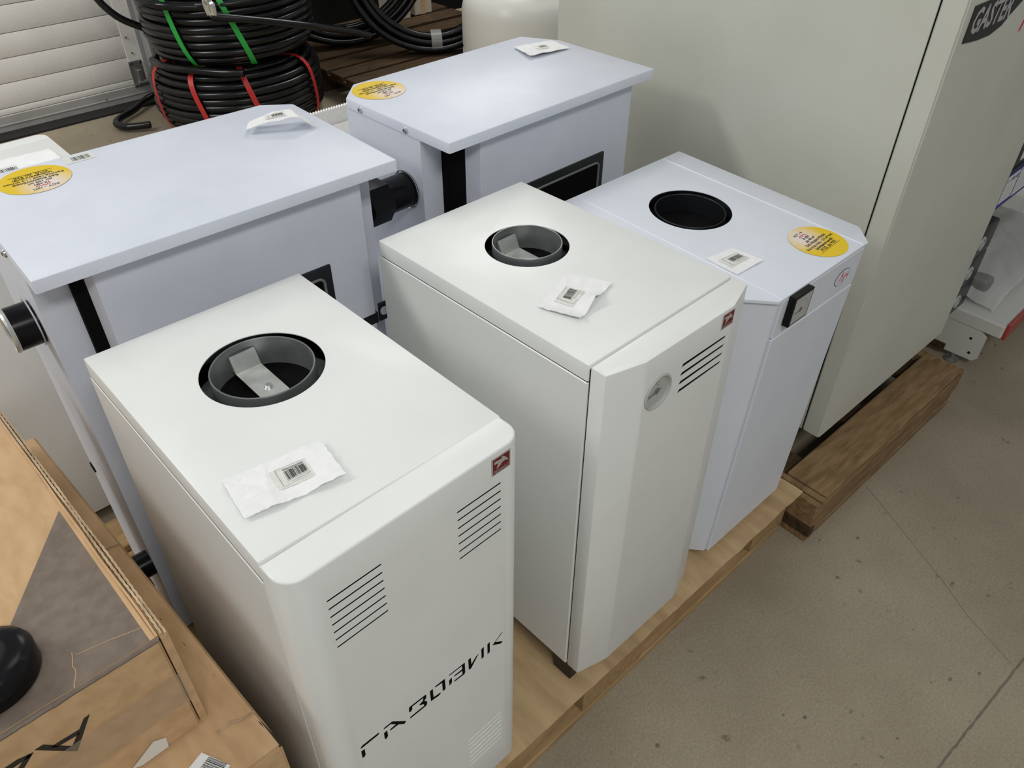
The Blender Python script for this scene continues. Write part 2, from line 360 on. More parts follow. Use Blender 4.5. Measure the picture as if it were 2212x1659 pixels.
# ------------------------------------------------------------------ shared boiler pieces
def barcode_bars(bm, f, u0, u1, v0, v1, n=22, seed=1, dz=.0014):
    """bars across u, mapped by f(u,v)->Vector, following the paper"""
    rnd = random.Random(seed); x = u0; k = 0
    step = (u1 - u0) / (n * 2)
    while x < u1:
        wd = step * rnd.choice((.7, 1.1, 1.8))
        xe = min(x + wd, u1)
        for k in range(6):
            va, vb = v0 + (v1 - v0) * k / 6, v0 + (v1 - v0) * (k + 1) / 6
            bm.faces.new([bm.verts.new(f(*p) + Vector((0, 0, dz))) for p in ((x, va), (xe, va), (xe, vb), (x, vb))])
        x += wd + step * rnd.choice((.6, 1.0, 1.6))
    return bm
def envelope(label, Mx, corners, hfun, lab=(.40, .72, .3, .62), seed=0, digits=None, flip=False, N=36):
    """corners: four (x,y) on the lid plane; hfun(u,v) lift above the lid"""
    cs = [Vector((x, y, 0)) for x, y in corners]; ctr = sum(cs, Vector()) / 4
    def f(u, v):
        p = (cs[0] * (1 - u) + cs[1] * u) * (1 - v) + (cs[3] * (1 - u) + cs[2] * u) * v - ctr
        p.z = max(.0012, hfun(u, v)); return p
    root = thing('paper_envelope', label, 'envelope', Mx @ T(*ctr), 'barcoded paper envelopes on the boiler tops')
    bm = B(); G = []
    for i in range(N + 1):
        row = []
        for j in range(N + 1):
            p = f(i / N, j / N); e = Vector((p.x, p.y, 0)) * .004 * noise.noise((i * .5, j * .5, seed)) * (10 if i in (0, N) or j in (0, N) else 0) * .25
            row.append(bm.verts.new(p + e))
        G.append(row)
    for i in range(N):
        for j in range(N): bm.faces.new((G[i][j], G[i + 1][j], G[i + 1][j + 1], G[i][j + 1]))
    pa = obj('paper', bm, 'paper', None, 25); sd = pa.modifiers.new('s', 'SOLIDIFY'); sd.thickness = .0009; sd.offset = -1; bake(pa, 25); pa.parent = root
    u0, u1, v0, v1 = lab
    bm = B(); G = []
    for i in range(13):
        G.append([bm.verts.new(f(u0 + (u1 - u0) * i / 12, v0 + (v1 - v0) * j / 12) + Vector((0, 0, .0006))) for j in range(13)])
    for i in range(12):
        for j in range(12): bm.faces.new((G[i][j], G[i + 1][j], G[i + 1][j + 1], G[i][j + 1]))
    lb = obj('barcode_label', bm, 'label', root, None)
    up_ = Vector((0, 0, .0015))
    if flip: L = lambda a, c: f(u0 + (u1 - u0) * a, v0 + (v1 - v0) * c)
    else: L = lambda a, c: f(u1 - (u1 - u0) * c, v0 + (v1 - v0) * a)
    obj('barcode', barcode_bars(B(), lambda a, c: L(.34 + .58 * a, c), 0, 1, .36, .76, 22, seed), 'ink', lb, None)
    bm = B()
    for a0, a1, c0, c1 in ((.30, .94, .285, .305), (.42, .94, .20, .22), (.14, .97, .075, .09), (.14, .97, .925, .94), (.14, .155, .09, .925)):
        bm.faces.new([bm.verts.new(L(a, c) + up_) for a, c in ((a0, c0), (a1, c0), (a1, c1), (a0, c1))])
    obj('print_line', bm, 'greyink', lb, None)
    if digits:
        me = text_mesh(digits, 1, bold=.012); xs = [v.co.x for v in me.vertices]; ys = [v.co.y for v in me.vertices]; Wt, y0_, Hh = max(xs) - min(xs), min(ys), max(ys) - min(ys)
        for v in me.vertices:
            v.co = L(.63 - v.co.x / Wt * .58, .90 - (v.co.y - y0_) / Hh * .11) + up_
        me.materials.append(M['ink']); link('digits', me, 'ink', lb, None)
    return root
def yellow_sticker(parent, lines, loc, rotz, r=.0545):
    bm = B(); bmesh.ops.create_circle(bm, cap_ends=True, segments=56, radius=r)
    me = bpy.data.meshes.new('sticker'); bm.to_mesh(me); bm.free()
    s = link('sticker', me, 'yellow', parent, None); s.location = loc; s.rotation_euler = (0, 0, R(rotz)); s['label'] = 'round yellow printed sticker'
    black, red = [], []
    y = r * .70
    for i, (tx, sz) in enumerate(lines):
        me = text_mesh(tx, sz, bold=.018); (red if i == 1 else black).append((me, T(0 if i > 3 else (-.004 if i else -.006), y, .0004))); y -= sz * 1.02
    bm = B(); box(bm, -.034, .034, y + .0035, y + .0041, .0002, .0004); me = bpy.data.meshes.new('l'); bm.to_mesh(me); bm.free(); black.append((me, Matrix()))
    merge_meshes('sticker_text', black, 'ink', s); merge_meshes('sticker_title', red, 'redink', s)
    return s
def lion_logo(parent, x0, x1, z0, z1, y, off=None, bak=.001):
    """red plate, silver edge, winged figure and the maker's lettering; stands on a plane facing -y"""
    g_ = box(B(), x0, x1, y - bak, y + .0002, z0, z1); p = obj('logo_plate', g_, 'logo_grey', parent, None, off); p['label'] = 'small dark red emblem plate'
    w_, h_ = x1 - x0, z1 - z0; e = w_ * .06
    obj('logo_field', box(B(), x0 + e, x1 - e, y - bak - .0002, y - bak, z0 + e * .6, z1 - e), 'red', p, None, off)
    EM = [(2799, -154), (2831, -143), (2868, -152), (2925, -153), (2917, -127), (2950, -133), (2987, -170), (3016, -210), (3027, -250), (2995, -217), (2970, -214), (2921, -224), (2896, -249), (2871, -261), (2840, -279), (2846, -240), (2867, -205), (2831, -188), (2806, -192)]
    pl = [(x0 + w_ * (a - 2765) / 300, z1 + h_ * (c + 92) / 268) for a, c in EM]
    obj('logo_figure', prism(B(), pl, 'y', y - bak - .0004, y - bak - .0002), 'logo_grey', p, None, off)
    me = text_mesh('ЛЕМАКС', h_ * .25, bold=.01); xs = [v.co.x for v in me.vertices]; k = w_ * .86 / (max(xs) - min(xs))
    me.transform(T((x0 + x1) / 2, y - bak - .0003, z0 + h_ * .135) @ Matrix.Rotation(R(90), 4, 'X') @ Matrix.Diagonal((k, 1, 1, 1)))
    if off: me.transform(T(*off))
    link('logo_lettering', me, 'logo_grey', p, None)
    return p
def flue(root, H, c, rc, ztop, zb, baffle, hole_r, mat='collar'):
    x, y = c
    bm = lathe(B(), [(rc, zb), (rc, ztop - .001), (rc - .0006, ztop), (rc - .0016, ztop), (rc - .0022, ztop - .001), (rc - .0022, zb + .009)], 56, (x, y, H))
    col = obj('flue_collar', bm, mat, root); col['label'] = 'round dark steel flue collar'
    obj('collar_flange', lathe(B(), [(rc, zb + .002), (hole_r + .02, zb), (hole_r + .02, zb - .002), (rc, zb)], 48, (x, y, H), closed=True), 'collar', root)
    obj('flue_shade', cyl(B(), (x, y, H), rc - .0010, zb - .02, zb + .0085, 'z', 40), 'void', root)  # black disc painted in for the dark depth of the flue
    if baffle:
        ang, bw, zp, bx = baffle
        Rm = T(x, y, H) @ Matrix.Rotation(R(ang), 4, 'Z')
        L = math.sqrt((rc - .003) ** 2 - (bw / 2) ** 2)
        pr_ = [(L - .002, 0.022), (L, .022), (L, .001), (L - .012, -.0012), (-L, -.0012), (-L, 0), (L - .0125, .0)]
        bm = prism(B(), [(a, zp + b2) for a, b2 in pr_], 'y', -bw / 2, bw / 2); bm.transform(Rm)
        bf = obj('draught_baffle', bm, 'galv', root); bf['label'] = 'galvanised strap across the flue'
        bm = cyl(B(), (bx, 0, zp), .006, 0, .0012, 'z', 20); cyl(bm, (bx, 0, zp), .0042, .0012, .0045, 'z', 6); bm.transform(Rm)
        obj('bolt', bm, 'chrome', bf)
        bm = cyl(B(), (L - .0045, bw * .2, zp + .012), .0035, 0, .0025, 'x', 16); bm.transform(Rm); obj('rivet', bm, 'galv', bf)
    return col

GAZ = [[(400, -3617), (433, -3582), (684, -3598), (713, -3623), (685, -3650), (424, -3640)], [(406, -3694), (461, -3698), (459, -3851), (434, -3876), (406, -3872)],
 [(767, -3623), (800, -3596), (922, -3605), (1127, -3862), (1100, -3898), (1079, -3886), (1005, -3797), (865, -3782), (867, -3743), (959, -3737), (889, -3641), (787, -3637)], [(768, -3711), (823, -3707), (823, -3858), (794, -3886), (766, -3876)],
 [(1193, -3625), (1213, -3605), (1492, -3633), (1491, -3718), (1453, -3756), (1489, -3795), (1493, -3885), (1464, -3908), (1190, -3892), (1197, -3848), (1437, -3861), (1433, -3815), (1366, -3769), (1366, -3739), (1425, -3721), (1437, -3668), (1247, -3652), (1249, -3707), (1223, -3742), (1189, -3725)],
 [(1554, -3640), (1609, -3634), (1609, -3848), (1732, -3872), (1734, -3903), (1704, -3923), (1557, -3900)], [(1643, -3656), (1653, -3623), (1825, -3635), (1827, -3853), (1819, -3901), (1770, -3900), (1772, -3685)],
 [(1891, -3661), (1909, -3632), (2194, -3649), (2192, -3888), (2177, -3928), (1984, -3907), (1986, -3868), (2137, -3882), (2137, -3803), (1988, -3781), (1993, -3746), (2139, -3755), (2138, -3680)], [(1894, -3760), (1947, -3743), (1944, -3876), (1893, -3908)],
 [(2256, -3656), (2307, -3650), (2314, -3822), (2398, -3734), (2459, -3705), (2450, -3735), (2305, -3926), (2258, -3913)], [(2507, -3663), (2559, -3657), (2553, -3905), (2505, -3921)],
 [(2626, -3668), (2675, -3654), (2674, -3911), (2624, -3925)], [(2720, -3798), (2891, -3681), (2937, -3666), (2927, -3692), (2788, -3780), (2930, -3906), (2917, -3933), (2890, -3933)]]

def footz(Ml, x, y, zs_):
    """local height (from the lid) at which a foot at x, y meets the ground level zs_"""
    q = Ml.to_3x3(); return (zs_ - Ml.translation.z - q[2][0] * x - q[2][1] * y) / q[2][2] + .0006
# ------------------------------------------------------------------ boiler with the stencilled name (and its twin at the back)
def gazovik(label, Mlid, H, detail=True, W_=.33, D_=.4686, uv=(0, 0), zs_=None):
    root = thing('gas_boiler', label, 'boiler', Mlid @ T(0, 0, -H)); o3 = (0, 0, H)
    lid = shell('lid', [(0, .001), (W_, .001), (W_, D_), (0, D_)], -.0285, 0, .0012, 'warm_white', root, .0018, off=o3)
    cut(lid, cyl(B(), (W_ / 2 + .001, .287, H), .0815, -.05, .05, 'z', 64))
    cs = box(B(), -.0010, W_ + .0010, .0005, D_ + .0008, -.745, -.0315, .0012); bmesh.ops.delete(cs, geom=[f for f in cs.faces if f.calc_center_median().z > -.0316 and f.calc_area() > .05], context='FACES_ONLY')
    cas = obj('casing', cs, 'warm_white', None, 30, o3); sd = cas.modifiers.new('s', 'SOLIDIFY'); sd.thickness = .0012; sd.offset = -1; bake(cas); cas.parent = root
    obj('inner_body', box(B(), .02, W_ - .02, .03, D_ - .02, -.72, -.075), 'void', root, None, o3)
    obj('seam_shade', lathe_rect(.0030, W_ - .0030, .0035, D_ - .003, -.034, -.024), 'void', root, None, o3)  # black strip set inside the lid seam to colour in its shade
    obj('panel_gap_shade', box(B(), .004, W_ - .004, -.006, .0012, -.73, -.008), 'void', root, None, o3)  # black filler for the shade between lid, casing and front panel
    flue(root, H, (W_ / 2 + .001, .287), .0685, .0035, -.05, (90, .038, -.030, -.004), .0815)
    # front panel in its own frame
    fp = bpy.data.objects.new('front_panel_frame', None)
    P = T(0, -.0475, H) @ Matrix.Rotation(R(1.25), 4, 'Z')
    bpy.data.objects.remove(fp)
    poly = rpoly(0, W_ + .0005, 0, .045, .026, 10)
    bm = prism(B(), poly, 'z', -.752, -.0005); bmesh.ops.recalc_face_normals(bm, faces=bm.faces)
    top = [f for f in bm.faces if abs(f.normal.z) > .9]
    bmesh.ops.bevel(bm, geom=list({e for f in top for e in f.edges}), offset=.003, segments=3, affect='EDGES', profile=.5)
    pan = obj('front_panel', bm, 'warm_white', root, 35); pan.matrix_basis = P
    groups = ((.0414, .1113, -.0545, -.1372), (.2210, .2912, -.0568, -.1404))
    kb = B(); slots = []
    for xa, xb, za, zb in groups:
        for i in range(7):
            z = za + (zb - za) * i / 6; slots.append((xa, xb, z))
            box(kb, xa, xb, -.003, .0010, z - .0013, z + .0013)
    for i in range(7):
        z = -.5842 - i * .0134; box(kb, .2180, .2890, -.003, .0007, z - .0016, z + .0016)
    for pl in GAZ: prism(kb, [(a / 1e4, b2 / 1e4) for a, b2 in pl], 'y', -.003, .0010)
    cut(pan, kb, 35)
    if detail:
        for xa, xb, z in slots: obj('vent_slot', box(B(), xa, xb, .0002, .0014, z - .00135, z + .0011), 'void', pan, None)  # black plates almost flush, colouring in the shade of the slots
        bm = B()
        for pl in GAZ: prism(bm, [(a / 1e4, b2 / 1e4) for a, b2 in pl], 'y', .0002, .0014)
        lt = obj('name_lettering', bm, 'void', pan, None); lt['label'] = 'black stencilled letters on the front panel'
        lion_logo(pan, .2762, .3066, -.0362, -.0093, 0)
    for x in (.03, W_ - .03):
        for y in (.04, D_ - .05): obj('foot', box(B(), x - .018, x + .018, y - .018, y + .018, footz(Mlid, x, y, zs_), -.744, .001), 'black', root, 30, o3)
    return root
ML1 = frame(0, 0, .9317, 0, -.8415, .6669)
gazovik('warm white boiler with black stencilled lettering on its front, nearest the cartons', ML1, .7795, zs_=.1512)
# ------------------------------------------------------------------ boiler with faceted front and round gauge
def premium():
    Ml = frame(.4807, -.0081, .9307, .5011, -.508, .0859); H = .7775; W_, D_ = .3286, .468; o3 = (0, 0, H)
    root = thing('gas_boiler', 'warm white boiler with faceted front, round dial gauge and four vent slots', 'boiler', Ml @ T(0, 0, -H))
    lid = shell('lid', [(0, .001), (W_, .001), (W_, D_), (0, D_)], -.0275, 0, .0012, 'warm_white', root, .0022, off=o3)
    cut(lid, cyl(B(), (.1665, .287, H), .0695, -.05, .05, 'z', 64))
    cs = box(B(), -.0010, W_ + .0010, .0005, D_ + .0008, -.71, -.0295, .0015); bmesh.ops.delete(cs, geom=[f for f in cs.faces if f.calc_center_median().z > -.0296 and f.calc_area() > .05], context='FACES_ONLY')
    cas = obj('casing', cs, 'warm_white', None, 30, o3); sd = cas.modifiers.new('s', 'SOLIDIFY'); sd.thickness = .0012; sd.offset = -1; bake(cas); cas.parent = root
    obj('inner_body', box(B(), .02, W_ - .02, .03, D_ - .02, -.69, -.075), 'void', root, None, o3)
    obj('seam_shade', lathe_rect(.0030, W_ - .0030, .0035, D_ - .003, -.034, -.022), 'void', root, None, o3)  # black band in the lid gap, standing for its shade
    obj('panel_gap_shade', box(B(), .003, W_ - .003, -.004, .0012, -.70, -.008), 'void', root, None, o3)  # black filler that darkens the gap behind the faceted panel like shade
    flue(root, H, (.1665, .287), .0578, .007, -.045, (90, .040, -.028, -.020), .0695)
    poly = [(0, -.002), (0, -.029), (.0625, -.0462), (.264, -.0485), (.3290, -.028), (.3290, -.002)]
    bm = prism(B(), poly, 'z', -.711, -.0008); bmesh.ops.recalc_face_normals(bm, faces=bm.faces)
    bmesh.ops.bevel(bm, geom=list(bm.edges), offset=.0028, segments=2, affect='EDGES', profile=.5)
    pan = obj('front_panel', bm, 'warm_white', root, 25, o3)
    kb = B(); SL = []
    for i in range(4):
        z = -.0535 - i * .0160
        pl = [(.148, z - .0031), (.152, z + .0031), (.2595, z + .0031), (.2555, z - .0031)]
        SL.append(pl); prism(kb, pl, 'y', -.06, -.0452)
    cyl(kb, (.0985, 0, -.072), .0298, -.06, -.0425, 'y', 48)
    cut(pan, kb, 25, o3)
    for pl in SL: obj('vent_slot', prism(B(), [(a, c + (.0006 if k < 1 or k > 2 else 0)) for k, (a, c) in enumerate(pl)], 'y', -.0467, -.0445), 'void', pan, None, o3)  # black inlay in each slot replaces the shade of the opening
    lion_logo(pan, .2365, .2655, -.0325, -.0060, -.0483, o3)
    gc = (.0985, 0, H - .072)
    ring = obj('gauge_bezel', lathe(B(), [(.0296, -.0425), (.0296, -.0482), (.0285, -.0495), (.0262, -.0490), (.0250, -.0465), (.0250, -.0435)], 48, gc, 'y'), 'gauge_ring', pan)
    ring['label'] = 'round white dial gauge'
    obj('dial', cyl(B(), gc, .0262, -.0442, -.0430, 'y', 40), 'gauge_face', ring)
    bm = B(); box(bm, -.009, .020, -.0002, .0003, -.0012, .0012); bm.transform(T(gc[0], -.0456, gc[2]) @ Matrix.Rotation(R(172), 4, 'Y')); cyl(bm, (gc[0], 0, gc[2]), .0052, -.0458, -.0450, 'y', 16)
    obj('needle', bm, 'ink', ring, None)
    bm = B()
    for k in range(41):
        a = R(-40 + k * 6.5); ra, rb = (.0185 if k % 10 == 0 else .0205), .0225
        for sgn in (0,):
            t0 = Vector((math.cos(a), 0, math.sin(a))); q = Vector((-math.sin(a), 0, math.cos(a))) * .0003
            bm.faces.new([bm.verts.new(Vector((gc[0], -.0443, gc[2])) + p) for p in (t0 * ra - q, t0 * rb - q, t0 * rb + q, t0 * ra + q)])
    obj('dial_marks', bm, 'greyink', ring, None)
    me = text_mesh('°C', .009, bold=.01); me.transform(T(gc[0], -.0444, gc[2] + .012) @ Matrix.Rotation(R(90), 4, 'X')); link('dial_unit', me, 'ink', ring, None)
    obj('gauge_glass', cyl(B(), gc, .0252, -.0474, -.0470, 'y', 40), 'clear', ring)
    for x in (.035, W_ - .035):
        for y in (.02, D_ - .05): obj('foot', box(B(), x - .022, x + .022, y - .022, y + .022, footz(Ml, x, y, .1512), -.709, .001), 'black', root, 30, o3)
    obj('base_frame', box(B(), .006, W_ - .006, .004, D_ - .006, -.722, -.7102), 'black', root, None, o3)
    return Ml
ML2 = premium()
# ------------------------------------------------------------------ boiler with chamfered corners and square gauge
def luch():
    Ml = frame(.9343, -.0368, .8466, -.2532, 1.6003, .2136); H = .693; o3 = (0, 0, H)
    root = thing('gas_boiler', 'cool white boiler with chamfered corners, square gauge and yellow sticker', 'boiler', Ml @ T(0, 0, -H))
    lp = [(-.0097, -.001), (.2885, -.001), (.3301, .0393), (.3330, .4777), (-.0600, .4777), (-.0585, .0520)]
    lid = shell('lid', lp, -.006, 0, .0012, 'cool_smooth', root, .0010, off=o3)
    cut(lid, cyl(B(), (.134, .2945, H), .0812, -.05, .05, 'z', 64))
    for x in (-.0005, .2735): obj('lid_seam', prism(B(), [(x - .0016, -.001), (x, .0013), (x + .0016, -.001)], 'y', .001, .476), 'cool_smooth', root, None, o3)
    bp = [(-.006, .004), (.2845, .004), (.3255, .0435), (.3280, .473), (-.0550, .473), (-.0530, .0555)]
    cs = prism(B(), bp, 'z', -.674, -.006); bmesh.ops.recalc_face_normals(cs, faces=cs.faces)
    bmesh.ops.delete(cs, geom=[f for f in cs.faces if f.normal.z > .9], context='FACES_ONLY')
    cas = obj('casing', cs, 'cool_smooth', None, 20, o3); sd = cas.modifiers.new('s', 'SOLIDIFY'); sd.thickness = .0012; sd.offset = -1; bake(cas, 20); cas.parent = root
    obj('inner_body', box(B(), -.03, .30, .06, .45, -.65, -.08), 'void', root, None, o3)
    flue(root, H, (.134, .2945), .0700, -.002, -.05, None, .0812, 'black')
    obj('control_panel', box(B(), .001, .2785, -.0015, .0045, -.0845, -.0065, .0012), 'cool_smooth', root, 30, o3)
    obj('front_door', box(B(), .001, .2785, -.0022, .0045, -.676, -.0868, .0016), 'cool_smooth', root, 30, o3)
    gz = box(B(), .0195, .0800, -.0145, -.0015, -.0620, -.0015, .0012); ga = obj('gauge_case', gz, 'black_plastic', root, 30, o3); ga['label'] = 'square black-framed gauge'
    obj('dial', box(B(), .0250, .0745, -.0150, -.0144, -.0560, -.0075), 'gauge_face', ga, None, o3)
    obj('gauge_glass', box(B(), .0205, .0790, -.0185, -.0155, -.0610, -.0025, .0008), 'clear', ga, 30, o3)
    bm = box(B(), -.005, .017, -.0003, .0003, -.0009, .0009); bm.transform(T(.047, -.0153, -.0335) @ Matrix.Rotation(R(168), 4, 'Y')); cyl(bm, (.047, 0, -.0335), .0048, -.0154, -.0150, 'y', 16)
    obj('needle', bm, 'ink', ga, None, o3)
    bm = B()
    for k in range(13):
        a = R(-40 + k * 21.6); bm2 = (.047 + .0200 * math.cos(a), -.0335 + .0200 * math.sin(a)); box(bm, bm2[0] - .0007, bm2[0] + .0007, -.01515, -.0150, bm2[1] - .0007, bm2[1] + .0007)
    obj('dial_marks', bm, 'ink', ga, None, o3)
    # oval badge with red hand lettering
    def ell(a, b2, n=36): return [(.2190 + a * math.cos(2 * math.pi * i / n), -.0470 + b2 * math.sin(2 * math.pi * i / n)) for i in range(n)]
    bd = obj('badge', prism(B(), ell(.0265, .0170), 'y', -.0022, -.0014), 'ink', root, None, o3); bd['label'] = 'oval badge with red lettering'
    obj('badge_field', prism(B(), ell(.0256, .0161), 'y', -.0024, -.0022), 'cool_smooth', bd, None, o3)
    bm = B()
    for pl in ([(.206, -.056), (.2155, -.035), (.217, -.035), (.2075, -.056)], [(.215, -.038), (.2195, -.058), (.221, -.057), (.217, -.037)], [(.2225, -.044), (.2240, -.044), (.2262, -.051), (.2250, -.052)], [(.2285, -.044), (.2300, -.044), (.2245, -.059), (.2230, -.059)], [(.2320, -.043), (.2335, -.043), (.2335, -.048), (.2320, -.049)], [(.2320, -.0475), (.2375, -.0475), (.2375, -.049), (.2320, -.049)], [(.2375, -.042), (.2390, -.042), (.2385, -.055), (.2370, -.055)]):
        prism(bm, pl, 'y', -.0027, -.0024)
    obj('badge_lettering', bm, 'redink', bd, None, o3)
    yellow_sticker(root, [('КСТ - 8', .0080), ('«ЛУЧ»', .0075), ('8 кВт', .0085), ('до 80 м²', .0085), ('Без водоотбора', .0088), ('Расход газа - 0,9 м³/час', .0082), ('(номинальный)', .0084), ('КПД  до 92%', .0088)], (.217, .0625, H + .0008), 3)
    for x in (.03, .245):
        for y in (.05, .42): obj('foot', box(B(), x - .02, x + .02, y - .02, y + .02, footz(Ml, x, y, .1512), -.673, .001), 'black', root, 30, o3)
    return Ml
ML3 = luch()

# ------------------------------------------------------------------ back-row boilers with overhanging lids
def parapet(label, Ml, W_, D_, yl, yr, dx0, dx1, dyf, hx, power, area, flow, title, spos, nut, chL, chR):
    H = Ml.translation.z - .1446; o3 = (0, 0, H)
    root = thing('gas_boiler', label, 'boiler', Ml @ T(0, 0, -H))
    lp = [(0, 0), (W_, 0), (W_, D_ - chR[1]), (W_ - chR[0], D_), (chL[0], D_), (0, D_ - chL[1])]
    shell('lid', lp, -.0200, 0, .0014, 'cool_white', root, .0032, off=o3)
    body = [(.002, yl), (W_ - .002, yr), (W_ - .002, D_ - .05), (W_ - .05, D_ - .004), (.05, D_ - .004), (.002, D_ - .05)]
    bm = prism(B(), body, 'z', -.865, -.0205); obj('casing', bm, 'cool_white', root, 20, o3)
    obj('front_gap', box(B(), .05, W_ - .05, min(yl, yr) - .012, max(yl, yr) + .002, -.85, -.021), 'void', root, None, o3)
    (xa, ya), (xb, yb) = dx0; (xc, yc), (xd, yd) = dx1
    dpl = [(xa, ya), (xb, yb), (xc, yc), (xd, yd)]
    for nm, z0, z1 in (('upper_door', -.3040, -.0225), ('lower_door', -.845, -.3270)):
        bm = prism(B(), dpl, 'z', z0, z1); bmesh.ops.recalc_face_normals(bm, faces=bm.faces); bmesh.ops.bevel(bm, geom=list(bm.edges), offset=.0012, segments=1, affect='EDGES')
        obj(nm, bm, 'cool_white', root, 20, o3)
    yf = (yb + yc) / 2
    obj('trim_band', box(B(), xb, xc + .006, yf + .001, yf + .03, -.3268, -.3042), 'black', root, None, o3)
    # hatch with rope gasket
    h0, h1 = hx; zt, zb_ = -.1620, -.2880
    fr = box(B(), h0, h1, yf - .004, yf + .004, zb_, zt, .003, 2); fo_ = obj('hatch', fr, 'black', root, 30, o3); fo_['label'] = 'black inspection hatch'
    obj('hatch_recess', box(B(), h0 + .022, h1 - .022, yf - .0046, yf - .0038, zb_ + .022, zt - .022), 'void', fo_, None, o3)
    xs0, xs1, zs0, zs1, rr = h0 + .018, h1 - .018, zb_ + .018, zt - .020, .012; path = []
    for cx, cz, a0 in ((xs1 - rr, zs1 - rr, 0), (xs0 + rr, zs1 - rr, 90), (xs0 + rr, zs0 + rr, 180), (xs1 - rr, zs0 + rr, 270)):
        for k in range(5): a = R(a0 + 22.5 * k); path.append((cx + rr * math.cos(a), yf - .005 + .0006 * math.sin(k * 3 + cx * 90), cz + rr * math.sin(a)))
    obj('rope_gasket', tube(B(), path, .0026, 6, True), 'tan', fo_, 40, o3)
    # corner bracket
    br = obj('corner_bracket', box(B(), xc + .008, xc + .026, yf - .001, yf + .004, -.3260, -.2860, .001), 'black', root, 30, o3)
    obj('bracket_plug', cyl(B(), (xc + .0185, 0, -.3045), .0085, yf - .003, yf - .001, 'y', 20), 'cool_white', br, 30, o3)
    # side pipe stub, lower stub, screws on the lid skirt
    sy, sz = .135, -.134; SL = .062 if nut else .036
    st = obj('pipe_stub', lathe(B(), [(.026, -.005), (.026, -SL), (.034, -SL), (.034, .004)], 36, (0, sy, sz), 'x'), 'black_plastic', root, 35, o3); st['label'] = 'black threaded pipe stub'
    bm = lathe(B(), [(.036, -.002), (.0385, -.004), (.037, -.0015)], 30, (0, sy, sz), 'x')
    for v in bm.verts: v.co.y += .002 * noise.noise(v.co * 150); v.co.z += .002 * noise.noise(v.co * 130 + Vector((4, 4, 4)))
    obj('foil_seal', bm, 'foil', st, 30, o3)
    if nut:
        n_ = obj('hex_nut', cyl(B(), (0, sy, sz), .044, -.108, -.060, 'x', 6), 'black_plastic', st, 20, o3)
    else:
        obj('pipe_rim', lathe(B(), [(.034, -.034), (.0355, -.038), (.0335, -.041), (.030, -.038)], 36, (0, sy, sz), 'x'), 'galv', st, 30, o3)
    obj('lower_stub', lathe(B(), [(.020, -.03), (.026, -.03), (.026, .004)], 30, (0, .09, -.672), 'x'), 'black_plastic', root, 35, o3)
    obj('side_slot', box(B(), -.0006, .004, .303, .326, -.592, -.5805), 'void', root, None, o3)
    for y in (.125, .268):
        s_ = lathe(B(), [(0, -.0042), (.0035, -.004), (.0062, -.0022), (.0066, 0)], 18, (-.0002, y, -.0115), 'x'); so = obj('screw', s_, 'chrome', root, 40, o3)
        bm = box(B(), -.0048, -.0035, y - .003, y + .003, -.0120, -.0110); box(bm, -.0048, -.0035, y - .0005, y + .0005, -.0145, -.0085); obj('screw_recess', bm, 'void', so, None, o3)
    yellow_sticker(root, [(title, .0085), ('«ЛУЧ»', .0075), (power, .0085), (area, .0085), ('Без водоотбора', .0090), (flow, .0082), ('(номинальный)', .0084), ('КПД  до 92%', .0088)], (spos[0], spos[1], H + .0007), 180)
    return Ml, root, H
MK1 = frame(-.0106, .5401, 1.0163, -1.2817)
_, k1root, HK = parapet('cool white boiler with overhanging lid behind the stencilled boiler', MK1, .5848, .3818, .062, .097, ((.0661, .057), (.0785, .031)), ((.525, .031), (.545, .075)), .031, (.155, .446), '10 кВт', 'до 100 м²', 'Расход газа - 1,2 м³/час', 'КСТ - 10П', (.102, .317), False, (.05, .05), (.0526, .037))
# second label stuck on that lid
lb = obj('stuck_label', box(B(), .1600, .2080, .3410, .3715, .0002, .0006), 'label', k1root, None, (0, 0, HK)); lb['label'] = 'clear label with bar code'
obj('barcode', barcode_bars(B(), lambda a, c: Vector((.172 + .030 * a, .345 + .022 * c, .0007)), 0, 1, .1, .9, 18, 9, 0), 'ink', lb, None, (0, 0, HK))
MK2 = frame(.691, .5307, 1.0102, 1.2359)
parapet('cool white boiler with overhanging lid and hex pipe nut, beside the tall cream cabinet', MK2, .5928, .3693, .0865, .0700, ((.0742, .082), (.1025, .030)), ((.559, .030), (.582, .060)), .030, (.187, .476), '12 кВт', 'до 120 м²', 'Расход газа - 1,4 м³/час', 'КСТ - 12П', (.0735, .3035), True, (.056, .054), (.048, .085))
# twin boiler turned round behind the first back-row boiler
MW = frame(.316, 1.668, .780, 180)
gazovik('warm white boiler turned backwards behind the back row, at the left edge', MW, .7795, False, .60, .50, zs_=.0)

# ------------------------------------------------------------------ paper envelopes
def nz(s, k, sc_=6): return lambda u, v: .0022 + k * (.5 + .5 * noise.noise((u * sc_ + s, v * sc_, s))) + k * .7 * abs(noise.noise((u * sc_ * 2.3, v * sc_ * 2.3, s + 5)))
h1 = nz(1.3, .0035)
envelope('long white paper envelope on the stencilled boiler', ML1, [(.0178, .0589), (.1326, .0398), (.142, .1088), (.0262, .1269)], lambda u, v: h1(u, v) + .004 * max(0, u - .6) + .002 * math.sin(u * 9) * (1 - v) + .0014 * math.exp(-((u - .28 - .12 * v) / .035) ** 2), (.40, .76, .28, .74), 3, '2000998727603', True)
h2_ = nz(4.1, .0022)
def hb2(u, v):
    t = max(0, 1 - math.hypot(u - 1, (v - .45) * 1.4) / .42)
    return h2_(u, v) + .013 * t ** 1.3 + .006 * max(0, .12 - v) / .12 * u
envelope('white paper envelope with lifted torn corner on the round-gauge boiler', ML2, [(.0469, .1428), (.0651, .0767), (.1757, .1125), (.1463, .1812)], hb2, (.22, .66, .22, .64), 5, None, False)
